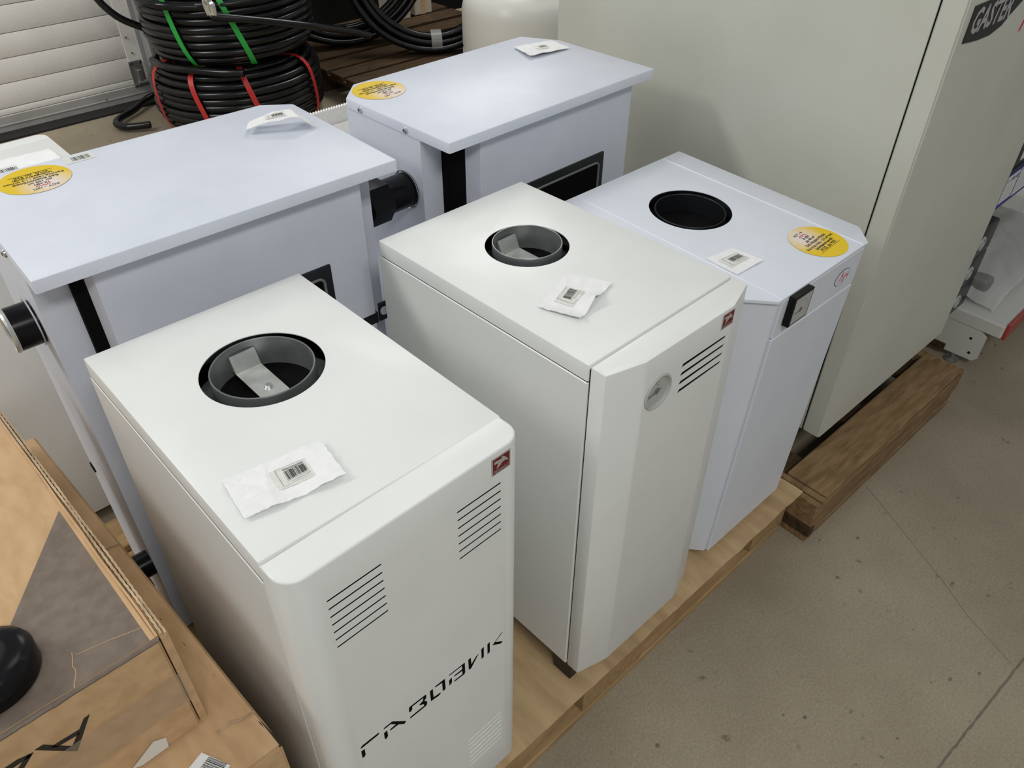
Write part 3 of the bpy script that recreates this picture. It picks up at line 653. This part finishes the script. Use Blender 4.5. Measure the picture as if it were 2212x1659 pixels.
envelope('flat cream paper envelope on the chamfered boiler, near its yellow sticker', ML3, [(.003, .0935), (.0767, .0904), (.0726, .152), (.0051, .1613)], lambda u, v: .0018 + .0008 * noise.noise((u * 5, v * 5, 3)) + .002 * u * (1 - v), (.15, .85, .30, .75), 6, None, True)
def hk1(u, v):
    return .010 + .014 * min(1, u * 2.2) - .020 * max(0, (u - .78) / .22) * (1 - .2 * v) + .0025 * noise.noise((u * 5, v * 3, 2)) - .003 * math.exp(-((u - .45) / .10) ** 2) * (1 - v)
envelope('white paper envelope standing up like a tent on the back-row lid', MK1, [(.444, .262), (.552, .206), (.556, .250), (.466, .292)], hk1, (.30, .62, .25, .80), 7, None, True)
envelope('white paper envelope at the far corner of the hex-nut boiler lid', MK2, [(.4389, .2305), (.5552, .2175), (.5651, .2858), (.4665, .3105)], lambda u, v: .003 + .003 * (.5 + .5 * noise.noise((u * 5, v * 5, 9))) + .004 * (1 - u) * (1 - v), (.36, .66, .32, .68), 8, None, True)
hw = nz(8.2, .006, 4)
envelope('crumpled white paper envelope on the backward-facing boiler at the left edge', MW @ Matrix.Rotation(0, 4, 'Z'), [(.315, .235), (.03, .235), (.03, .085), (.315, .085)], lambda u, v: hw(u, v) + .008 * (1 - v), (.35, .70, .30, .68), 10, None, True)

# ------------------------------------------------------------------ tall cream cabinet boiler
def cabinet():
    Mx = frame(1.4234, -.0036, 0, -.907)
    root = thing('floor_boiler', 'tall greenish-cream cabinet boiler standing on its own pallet', 'boiler', Mx @ T(0, 0, .1446)); o3 = (0, 0, -.1446)
    obj('casing', box(B(), .0015, .689, .0505, .9945, .1858, 1.78, .003, 2), 'cabinet', root, 30, o3)
    dp = [(0, .0015), (.0, .0480), (.6905, .0480), (.6905, .0015), (.689, 0), (.0015, 0)]
    bm = prism(B(), [(0, 0), (.6905, 0), (.6905, .048), (0, .048)], 'z', .1858, 1.78); bmesh.ops.recalc_face_normals(bm, faces=bm.faces); bmesh.ops.bevel(bm, geom=list(bm.edges), offset=.004, segments=2, affect='EDGES')
    door = obj('front_door', bm, 'cabinet', root, 30, o3)
    obj('seam', box(B(), .004, .686, .0475, .051, .19, 1.77), 'void', root, None, o3)
    obj('base_frame', box(B(), .02, .67, .075, .97, .1450, .1855), 'black', root, None, o3)
    obj('foot_rail', box(B(), -.002, .03, .085, .30, .1449, .1856), 'rail', root, None, o3)
    sg = [(.0292, 1.2102), (.0262, 1.1481), (.09, 1.1420), (.146, 1.1410), (.1898, 1.1497), (.2147, 1.1640), (.257, 1.1839), (.30, 1.212)]
    pl = obj('sign_plate', prism(B(), sg, 'y', -.0025, -.0002), 'ink', door, None, o3); pl['label'] = 'dark plate with pale block letters'
    me = text_mesh('GASTER', .060, bold=.03, shear=.16, spacing=1.02); xs = [v.co.x for v in me.vertices]; k = .172 / (max(xs) - min(xs))
    me.transform(T(.1220, -.0030, 1.1805 - .1446) @ Matrix.Rotation(R(-1.0), 4, 'Y') @ Matrix.Rotation(R(90), 4, 'X') @ Matrix.Diagonal((k, 1, 1, 1))); link('sign_lettering', me, 'logo_grey', pl, None)
    obj('red_mark', prism(B(), [(.306, 1.118), (.312, 1.118), (.332, 1.165), (.324, 1.165)], 'y', -.0012, -.0002), 'redink', door, None, o3)
cabinet()
# its pallet: wide front plank, doubled side laths, charred corner block
def gpallet():
    Mx = frame(1.4234, -.0036, 0, -.907)
    root = thing('wooden_pallet', 'weathered wooden pallet with wide front plank under the tall cream cabinet', 'pallet', Mx @ T(.24, .4, 0)); o3 = (-.24, -.4, 0)
    def p(nm, a, b2, c, d, z0, z1, m): return obj(nm, box(B(), a, b2, c, d, z0, z1, .003), m, root, 30, o3)
    for c, d in ((-.108, .004), (.12, .215), (.33, .425), (.54, .635), (.75, .845), (.93, 1.05)): p('top_board', -.118, .605, c, d, .122, .1440, 'wood_old')
    for a, b2, zt in ((-.158, -.141, .138), (-.139, -.121, .142), (.609, .626, .142), (.628, .645, .138)): p('side_lath', a, b2, -.110, 1.05, .060, zt, 'wood_old')
    for x in (-.12, .19, .50):
        p('cross_board', x, x + .10, -.10, 1.04, .1, .1215, 'wood_dark')
        for y in (-.10, .42, .94): p('block', x - .03, x + .12, y, y + .10, .0225, .0995, 'wood_old')
    for y in (-.106, .42, .94): p('bottom_board', -.155, .64, y, y + .1, .0004, .022, 'wood_old')
    p('front_fascia', -.138, .625, -.1085, -.100, .035, .1215, 'wood_old')
    ch = p('charred_corner', -.158, -.1385, -.1115, -.02, .023, .0595, 'wood_dark')
gpallet()

# ------------------------------------------------------------------ cartons at the lower left
def cartons():
    t = thing('cardboard_box', 'large brown carton at the lower left, under the other one', 'box', T(-.33, .39, 0)); o3 = (.33, -.39, 0)
    # slightly skewed right side as seen
    low = [(-.62, -.005), (-.0388, -.0026), (-.0731, .775), (-.62, .78)]
    bm = prism(B(), low, 'z', .001, .613); bmesh.ops.recalc_face_normals(bm, faces=bm.faces); bmesh.ops.bevel(bm, geom=list(bm.edges), offset=.004, segments=2, affect='EDGES'); obj('carton_body', bm, 'carton', t, 30, o3)
    bm = B()
    N = 40; G = []
    for i in range(N + 1):
        s = i / N; xr = -.0388 + (-.0731 + .0388) * s; y = -.001 + .775 * s
        G.append([bm.verts.new((xr - q * .30, y, .6155 + .0010 * noise.noise((s * 9, q * 3, 1)) - (.006 if q == 0 else 0) * (1 + .4 * noise.noise((s * 30, 0, 0))))) for q in (0, .012, .05, .1, .2, .4, 1)])
    for i in range(N):
        for j in range(6): bm.faces.new((G[i][j], G[i][j + 1], G[i + 1][j + 1], G[i + 1][j]))
    fl_ = obj('top_flap', bm, 'carton', t, 30, o3); sd = fl_.modifiers.new('s', 'SOLIDIFY'); sd.thickness = .003; fl_.parent = None; bake(fl_); fl_.parent = t
    obj('flap_edge', tube(B(), [(-.0405 - .0344 * s / 30, -.002 + .30 * s / 30, .6125 + .0012 * noise.noise((s * .8, 0, 0))) for s in range(31)], .0028, 6, cap=True), 'printline', t, 30, o3)
    lbm = obj('barcode_label', prism(B(), [(-.1372, .0455), (-.1162, .0530), (-.0980, .0150), (-.120, .005)], 'z', .6172, .6176), 'paper', t, None, o3)
    e1 = Vector((.0392, -.0305, 0)) ; 
    obj('barcode', barcode_bars(B(), lambda a, c: Vector((-.1290, .0400, .6178)) + Vector((.020, .0075, 0)) * (a * .75) + Vector((.019, -.037, 0)) * (c * .8), 0, 1, .12, .9, 12, 4, 0), 'ink', lbm, None, o3)
    # upper carton
    u = thing('cardboard_box', 'brown carton with dark printed triangle on top, stacked on the larger carton', 'box', T(-.33, .38, .6165)); q3 = (.33, -.38, -.6165)
    up = [(-.60, .0870), (-.1000, .0870), (-.1130, .5800), (-.119, .77), (-.60, .77)]
    bm = prism(B(), up, 'z', .6185, .8080); bmesh.ops.recalc_face_normals(bm, faces=bm.faces); bmesh.ops.bevel(bm, geom=list(bm.edges), offset=.0025, segments=2, affect='EDGES'); obj('carton_body', bm, 'carton', u, 30, q3)
    tri = [(-.1085, .0900), (-.1140, .3483), (-.2139, .2126), (-.30, .0960), (-.30, .0900)]
    pr_ = obj('printed_triangle', prism(B(), tri, 'z', .8081, .8085), 'print', u, None, q3); pr_['label'] = 'dark grey-brown printed triangle'
    # torn line and dents in the printed top
    tl = [(-.1761, .1318), (-.1790, .1230), (-.1814, .1145), (-.1812, .1090), (-.1821, .1034), (-.1866, .0960), (-.1885, .0909), (-.1900, .0875)]
    obj('tear_line', ribbon(B(), [(x + .0007 * (k % 2), y, .8087) for k, (x, y) in enumerate(tl)], (1, 0, 0), .0009, .0005), 'carton', u, None, q3)
    obj('crease', ribbon(B(), [(-.1742, .1263, .8086), (-.1433, .1205, .8086), (-.1100, .1115, .8086)], (0, 1, 0), .0006, .0004), 'carton', u, None, q3)
    for pts in ([(-.0914, .0631), (-.0714, .0631), (-.0617, .0574), (-.0430, .0560)], [(-.0900, .4410), (-.0715, .4407), (-.0620, .4360)]):
        obj('crease', ribbon(B(), [(x, y, .6180) for x, y in pts], (0, 1, 0), .0020, .0016), 'carton_edge', t, None, o3)
    # doubled corrugated flap edges along the right side
    for k, (dx, dz, m) in enumerate(((.0000, .0005, 'carton'), (.0048, -.0012, 'carton_edge'), (.0092, -.004, 'carton_edge'))):
        bm = B(); pts = []
        for s in range(121):
            q = s / 120; y = .088 + q * .68; x = -.1010 - .0190 * q + dx * (1 - .25 * q) + .0012 * noise.noise((q * 7, k, 0)) + (.0006 if (s % 2) and k else 0)
            pts.append((x, y, .8075 + dz))
        ribbon(bm, pts, (0, 0, 1), .010 if k else .006, .0026); obj('flap_edge', bm, m, u, None, q3)
    # front corner strip of the carton
    obj('side_strip', prism(B(), [(-.0985, .0865), (-.0895, .0890), (-.0925, .16), (-.1010, .16)], 'z', .6190, .8050), 'carton', u, None, q3)
    bm = B()
    pts = [(-.1010 - .50 * s / 60, .0858 + .0006 * noise.noise((s * .5, 0, 1)), .8072 - .0016 * abs(noise.noise((s * .35, 3, 1)))) for s in range(61)]
    obj('crushed_edge', tube(bm, pts, .0030, 6, cap=True), 'print', u, 40, q3)
    # printed letters on the front face
    A_ = [[(-.1908, .7594), (-.197, .7585), (-.2192, .7283), (-.2213, .7201), (-.218, .716)], [(-.2469, .7589), (-.2387, .7588), (-.2192, .7283), (-.2213, .7201)], [(-.2352, .748), (-.2317, .7481), (-.2066, .7467), (-.2082, .74), (-.2297, .7423)],
          [(-.249, .7568), (-.254, .7587), (-.2900, .7300), (-.2840, .7230)], [(-.3100, .7597), (-.2628, .7613), (-.2507, .7569), (-.253, .7543), (-.3050, .7524)]]
    bm = B()
    for a in A_: prism(bm, a, 'y', .0862, .0868)
    lt = obj('printed_lettering', bm, 'printline', u, None, q3)
    # packing tape round the front
    bm = B(); G = []
    for i in range(41):
        s = i / 40; x = -.0960 - .42 * s; G.append([bm.verts.new((x, .0852 + .0007 * noise.noise((s * 18, j * 1.3, 2)), .735 - .012 * s - .012 * j + .002 * noise.noise((s * 9, j, 0)))) for j in range(6)])
    for i in range(40):
        for j in range(5): bm.faces.new((G[i][j], G[i + 1][j], G[i + 1][j + 1], G[i][j + 1]))
    obj('packing_tape', bm, 'tape', u, 60, q3)
    obj('torn_paper', prism(B(), [(-.1533, .648), (-.1400, .640), (-.1420, .621), (-.175, .6205), (-.185, .626)], 'y', .0848, .0854), 'label', u, None, q3)
    # black wrapped fitting lying on the carton
    bt = thing('black_fitting', 'black plastic fitting in clear film lying on the printed carton', 'fitting', T(-.245, .150, .8090)); bt.rotation_euler = (0, 0, R(35))
    bm = lathe(B(), [(0, .0), (.036, 0), (.041, .004), (.042, .026), (.039, .034), (.032, .039), (.020, .041), (0, .0415)], 40); bmesh.ops.scale(bm, vec=(1.15, 1.0, 1), verts=bm.verts)
    obj('fitting_body', bm, 'black_plastic', bt, 35)
    bm = lathe(B(), [(.0425, .020), (.0424, .028), (.0400, .0350), (.034, .0395), (.024, .0415)], 48)
    for v in bm.verts: v.co += Vector((.0016 * noise.noise(v.co * 160), .0016 * noise.noise(v.co * 150 + Vector((5, 0, 0))), .0012 * noise.noise(v.co * 190)))
    bmesh.ops.scale(bm, vec=(1.16, 1.01, 1.0), verts=bm.verts); obj('clear_film', bm, 'film_thin', bt, 40)
cartons()

# ------------------------------------------------------------------ coils of black pipe
def coil(label, cx, cy, z0, R0, turns, pitch, pr, seed, strap_mat, strap_angs, extra=(), lean=0.0):
    rnd = random.Random(seed); t = thing('pipe_coil', label, 'pipe coil', T(cx, cy, z0))
    bm = B(); pts = []; n = 60
    prof = [R0 - .05 * max(0, (abs(k - turns / 2) - turns * .32)) / (turns * .18) * .9 for k in range(turns + 1)]
    for k in range(turns):
        jr, jx, jy = rnd.uniform(-.006, .006), rnd.uniform(-.004, .004), rnd.uniform(-.004, .004); ja = rnd.uniform(0, 6.3); tl = rnd.uniform(-.006, .006)
        for s in range(n):
            q = s / n; a = 2 * math.pi * q; rr = (prof[k] * (1 - q) + prof[k + 1] * q) + jr * math.sin(math.pi * q)
            pts.append((rr * math.cos(a) + jx * math.sin(math.pi * q), rr * math.sin(a) + jy * math.sin(math.pi * q), pr + (k + q) * pitch + tl * math.sin(a + ja) * math.sin(math.pi * q) + lean * rr * math.sin(a)))
    # the coil closes inwards over the top
    zt = pr + turns * pitch
    for k in range(4):
        rr0 = prof[-1] - .01 - k * pr * 2.05
        for s in range(n):
            q = s / n; a = 2 * math.pi * q; rr = rr0 - q * pr * 2.05
            pts.append((rr * math.cos(a), rr * math.sin(a), zt + .004 * math.sin(3 * a + k)))
    obj('pipe', tube(bm, pts, pr, 10), 'pipe', t, 60)
    bm = B()
    for k in range(turns):   # inner wraps of the same pipe that close the view through the coil
        rr = R0 - .055 - 2.1 * pr
        tube(bm, [(rr * math.cos(2 * math.pi * s / 40), rr * math.sin(2 * math.pi * s / 40), pr + (k + .5) * pitch) for s in range(40)], pr, 8, True)
    obj('inner_wraps', bm, 'pipe', t, 60)
    for a, slant in strap_angs:
        bm = B(); sp = []
        H_ = turns * pitch + 2 * pr
        for (q, zz) in ((R0 - .16, H_ * .97), (R0 - .07, H_ + .004), (R0 - .006, H_ * .93), (R0 + pr + .004, H_ * .72), (R0 + pr + .006, H_ * .3), (R0 - .01, H_ * .06), (R0 - .06, .002)):
            aa = R(a) + slant * (1 - zz / H_); sp.append((q * math.cos(aa), q * math.sin(aa), zz))
        aa = R(a) + slant * .5
        ribbon(bm, spline(sp, 6), Vector((-math.sin(aa), math.cos(aa), 0)), .026, .0015); obj('strap', bm, strap_mat, t, 40)
    for e in extra: obj('loose_end', tube(B(), spline([Vector(p) - Vector((cx, cy, z0)) for p in e], 12), pr * .96, 10), 'pipe', t, 60)
    return t
coil('lower coil of black pipe tied with red straps, on the floor by the gate', 1.66, 3.47, .0, .405, 9, .0330, .0185, 4, 'red_strap', ((-148, .25), (-112, .22), (-60, .1), (175, .2)),
     extra=([(1.47, 3.90, .06), (1.34, 3.915, .045), (1.215, 3.83, .032), (1.112, 3.765, .03), (1.070, 3.70, .03), (1.088, 3.637, .03), (1.14, 3.595, .032), (1.19, 3.568, .035)], [(1.34, 3.28, .30), (1.30, 3.15, .36), (1.32, 3.03, .40), (1.42, 2.96, .385), (1.50, 2.93, .372)][0:0] or [(1.28, 3.55, .335), (1.275, 3.38, .345), (1.33, 3.25, .35), (1.43, 3.12, .347), (1.505, 3.055, .345)]))
ucoil = coil('upper coil of black pipe tied with green straps, stacked on the other coil', 1.675, 3.47, .345, .395, 10, .0350, .0180, 9, 'green_strap', ((-158, .26), (-122, .34)),
     extra=([(1.45, 3.15, .62), (1.27, 3.25, .64), (1.22, 3.42, .66), (1.27, 3.58, .65), (1.37, 3.66, .60)], [(1.38, 3.66, .42), (1.22, 3.70, .52), (1.15, 3.72, .66), (1.22, 3.70, .80), (1.42, 3.62, .86)], [(1.42, 3.09, .60), (1.62, 3.02, .56), (1.85, 3.00, .50), (2.10, 3.05, .42), (2.22, 3.06, .375)]))
# crumpled foil on the upper coil
bm = B(); bmesh.ops.create_icosphere(bm, subdivisions=3, radius=.03)
for v in bm.verts: v.co = Vector((v.co.x * .8, v.co.y * .6, v.co.z * 1.1)) * (1 + .9 * noise.noise(v.co * 45)) + Vector((0, 0, -.02 if v.co.z < -.018 else 0))
o = obj('foil_wrap', bm, 'foil', ucoil, 0, None); o.location = (1.425 - 1.675, 3.085 - 3.47, .655 - .345); o['label'] = 'crumpled silver foil'
# loose coils leaning on the dark pallet
pal3 = pallet('dark wooden pallet carrying the leaning pipe loops and white tank', 2.13, 3.45, 2.93, 4.1, [(2.93, 3.05), (3.08, 3.20), (3.23, 3.35), (3.38, 3.52), (3.56, 3.70), (3.75, 3.9), (3.95, 4.1)], 'wood_dark', 'wood_dark', 5)
def loops(label, base, yaw, lean, R0, n, seed, strap=True):
    rnd = random.Random(seed); Mx = T(*base) @ Matrix.Rotation(R(yaw), 4, 'Z') @ Matrix.Rotation(R(lean), 4, 'X')
    t = thing('pipe_coil', label, 'pipe coil', Mx); bm = B()
    for k in range(n):
        rr = R0 - .012 - .035 * (k % 3); dy = .037 * (k // 3); ph = rnd.uniform(-.02, .02)
        tube(bm, [(rr * math.sin(2 * math.pi * s / 56) * 1.02 + ph, dy + .012 * math.sin(2 * math.pi * s / 56 + k), R0 + .02 - rr * math.cos(2 * math.pi * s / 56)) for s in range(56)], .0175, 8, True)
    obj('pipe', bm, 'pipe', t, 60)
    if strap:
        bm = B(); G = []
        for i in range(17):
            a = 2 * math.pi * i / 16
            G.append([bm.verts.new((-.03 + j * .012 + .004 * noise.noise((i, j, 1)), .035 + .062 * math.cos(a) * (1 + .12 * noise.noise((i, j, 0))), .075 + .062 * math.sin(a) * (1 + .12 * noise.noise((i, j, 4))))) for j in range(6)])
        for i in range(16):
            for j in range(5): bm.faces.new((G[i][j], G[i + 1][j], G[i + 1][j + 1], G[i][j + 1]))
        obj('tape_wrap', bm, 'film', t, 40)
    return t
loops('upright loop of black pipe with clear tape wrap, leaning on the dark pallet', (2.74, 3.17, .1446), -32, -12, .47, 9, 3)
loops('black pipe loops lying further back behind the leaning loop', (2.45, 3.62, .1446), -20, -8, .52, 9, 6, False)
# sack with pinked edge
def sack():
    t = thing('white_sack', 'white woven sack with zigzag top edge standing between the back-row boilers', 'sack', T(.88, 1.30, 0))
    bm = B(); N, K = 64, 26; rings = []
    for j in range(K + 1):
        q = j / K; z = .002 + q * .765; fl = 1 - max(0, (q - .55) / .45) ** 1.5 * .93; ring = []
        for i in range(N):
            a = 2 * math.pi * i / N; x = .27 * math.copysign(abs(math.cos(a)) ** .7, math.cos(a)); y = .13 * math.copysign(abs(math.sin(a)) ** .8, math.sin(a)) * fl
            k_ = 1 + .03 * noise.noise((math.cos(a) * 2, math.sin(a) * 2, q * 5)); ring.append(bm.verts.new((x * k_, y * k_ + .012 * noise.noise((a, q * 6, 1)) * (1 - q * .7), z)))
        rings.append(ring)
    for a, b2 in zip(rings, rings[1:]):
        for i in range(N): bm.faces.new((a[i], a[(i + 1) % N], b2[(i + 1) % N], b2[i]))
    bm.faces.new(rings[0][::-1]); obj('sack_body', bm, 'sack', t, 60)
    zz = [(-.262, .765)]
    for k in range(66): zz += [(-.262 + .524 * (k + .5) / 66, .8105), (-.262 + .524 * (k + 1) / 66, .8045)]
    bm = prism(B(), zz + [(.262, .755), (-.262, .755)], 'y', -.004, .004); obj('pinked_edge', bm, 'sack', t, None)
    return t
sack()
# milky tank
t = thing('plastic_tank', 'milky white plastic tank behind the tall cabinet, in front of the dark pallet', 'tank', T(2.86, 2.555, 0))
bm = lathe(B(), [(0, .002), (.28, .002), (.33, .02), (.34, .06), (.34, .30), (.335, .315), (.34, .33), (.34, .50), (.325, .56), (.28, .60), (.255, .61), (.25, .63), (.245, .70), (.20, .76), (.10, .79), (0, .79)], 64); obj('tank_body', bm, 'tank', t, 40)
obj('tank_cap', lathe(B(), [(0, .83), (.075, .83), (.08, .825), (.08, .785), (0, .785)], 32), 'shelf_red', t, 40)
# small far boxes seen through the loop
for i, (x, y, s) in enumerate(((3.02, 3.95, .16), (3.22, 3.97, .14))):
    o = thing('carton_small', ('small cream box at the back seen through the pipe loop, left one', 'small cream box at the back seen through the pipe loop, right one')[i], 'box', T(x, y, .1446), 'small boxes behind the pipe loops')
    obj('box_body', box(B(), -s / 2, s / 2, -.06, .06, .0003, .16, .003), 'farbox', o); obj('tape_strip', box(B(), -.02, .02, -.0605, .0605, .0004, .1606), 'carton', o, None)

# ------------------------------------------------------------------ shelving at the right
def shelving():
    t = thing('shelf_unit', 'white metal shelving base with red price rail at the right edge', 'shelf', T(2.8, .2, 0)); o3 = (-2.8, -.2, 0)
    tray = obj('shelf_tray', box(B(), 2.295, 3.4, -.130, .55, .1780, .1840, .002), 'shelf', t, 30, o3)
    obj('tray_end', box(B(), 2.287, 2.2955, -.132, .55, .1420, .1845, .002), 'shelf', t, 30, o3)
    obj('tray_lip', box(B(), 2.290, 3.4, -.134, -.128, .1420, .1840, .002), 'shelf', t, 30, o3)
    obj('price_rail', box(B(), 2.302, 3.4, -.1440, -.1345, .1330, .1900, .002), 'shelf_red', t, 30, o3)
    fp = [(.0, .030), (-.088, .032), (-.100, .045), (-.100, .125), (-.075, .141), (.40, .141), (.40, .030)]
    ft = obj('base_bracket', prism(B(), fp, 'x', 2.288, 2.297), 'shelf', t, 30, o3)
    for y, z in ((-.060, .105), (-.072, .055)): obj('bracket_hole', cyl(B(), (2.288, y, z), .0045, -.0006, .003, 'x', 14), 'void', ft, None, o3)
    obj('levelling_foot', lathe(B(), [(0, .0005), (.022, .0005), (.022, .007), (.008, .012), (.007, .034), (0, .034)], 20, (2.295, -.030, 0)), 'hinge', t, 40, o3)
    obj('rear_beam', box(B(), 2.285, 2.31, .0, .45, .024, .052, .002), 'wood_dark', t, 30, o3)
    obj('upright', box(B(), 2.30, 2.35, .52, .56, .0, 1.9, .003), 'shelf', t, 30, o3)
    up = obj('upper_shelf', box(B(), 2.295, 3.4, .06, .55, .512, .5240, .002), 'shelf', t, 30, o3)
    for i, z in enumerate((.1848, .2852, .3856)):
        s_ = thing('boxed_valve', ('black package with grey ring, bottom of the stack on the shelf', 'black package with grey ring, middle of the stack on the shelf', 'black package with grey ring, top of the stack on the shelf')[i], 'package', T(2.245, .06, z), 'black ring packages stacked on the shelf')
        obj('package_body', box(B(), -.085, .085, -.05, .10, .0002, .0995, .006, 2), 'darkbox', s_)
        rg = obj('ring', lathe(B(), [(.0135, -.0505), (.0150, -.0545), (.0205, -.0545), (.0225, -.0505)], 28, (-.012, 0, .05), 'y'), 'ring', s_)
        obj('ring_core', cyl(B(), (-.012, 0, .05), .009, -.053, -.05, 'y', 18), 'ring', s_)
    # wrapped bundle beside them
    bm = B(); N = 34; G = []
    for i in range(N + 1):
        row = []
        for j in range(N + 1):
            s, q = i / N, j / N; x = 2.335 + s * .62; y = -.075 + q * .36; z = .186 + .17 * math.sin(math.pi * min(1, q * .9 + .05)) ** .8 * (1 - .3 * s) * min(1, s * 5 + .15) + .014 * noise.noise((s * 9, q * 9, 1)) + .010 * abs(noise.noise((s * 20, q * 20, 2)))
            row.append(bm.verts.new((x, y, max(z, .1850))))
        G.append(row)
    for i in range(N):
        for j in range(N): bm.faces.new((G[i][j], G[i + 1][j], G[i + 1][j + 1], G[i][j + 1]))
    wb = thing('wrapped_bundle', 'dark bundle in crumpled clear wrapping film on the lower shelf', 'bundle', T(0, 0, 0))
    o = obj('wrapping_film', bm, 'film', None, 60); sd = o.modifiers.new('s', 'SOLIDIFY'); sd.thickness = .001; bake(o, 60); o.parent = wb
    bm = box(B(), 2.36, 2.93, -.03, .22, .1855, .27, .02, 3)
    obj('bundle_core', bm, 'tan', wb)
    # radiator package with printed label
    rp = thing('radiator_package', 'dark radiator package with blue and white printed label on the upper shelf', 'package', T(2.60, .10, .5245)); q3 = (-2.60, -.10, -.5245)
    obj('package_body', box(B(), 2.20 + .015, 3.1, .02, .12, .5250, .640, .004, 2), 'darkbox', rp, 30, q3)
    obj('white_end', box(B(), 2.209, 2.2152, .018, .122, .5250, .640, .002), 'whiteprint', rp, 30, q3)
    lb_ = obj('label', box(B(), 2.235, 2.56, .0190, .0200, .532, .636), 'blue', rp, None, q3); f1 = obj('label_field', box(B(), 2.262, 2.352, .0186, .0190, .545, .628), 'whiteprint', lb_, None, q3)
    obj('label_table', box(B(), 2.362, 2.55, .0186, .0190, .540, .628), 'whiteprint', lb_, None, q3)
    me = text_mesh('11 C 500 600', .017, bold=.02); xs = [v.co.x for v in me.vertices]; k = .080 / (max(xs) - min(xs))
    me.transform(T(2.306 - 2.60, .0184 - .10, .612 - .5245) @ Matrix.Rotation(R(90), 4, 'X') @ Matrix.Diagonal((k, 1, 1, 1))); link('label_text', me, 'ink', f1, None)
    bm = B()
    for k in range(5): box(bm, 2.268, 2.345 - .012 * (k % 2), .0183, .0186, .594 - k * .010, .5955 - k * .010)
    for k in range(7): box(bm, 2.368, 2.54 - .03 * (k % 3), .0183, .0186, .618 - k * .011, .6195 - k * .011)
    obj('label_lines', bm, 'greyink', lb_, None, q3)
    r2p = thing('radiator_package', 'dark film-wrapped package lying on top of the labelled radiator package', 'package', T(2.6, .10, .6405))
    obj('package_body', box(B(), -.42, .5, -.075, .02, .0003, .12, .006, 2), 'darkbox', r2p)
    obj('pale_sticker', box(B(), -.28, -.12, -.0765, -.075, .02, .09), 'whiteprint', r2p, None)
shelving()
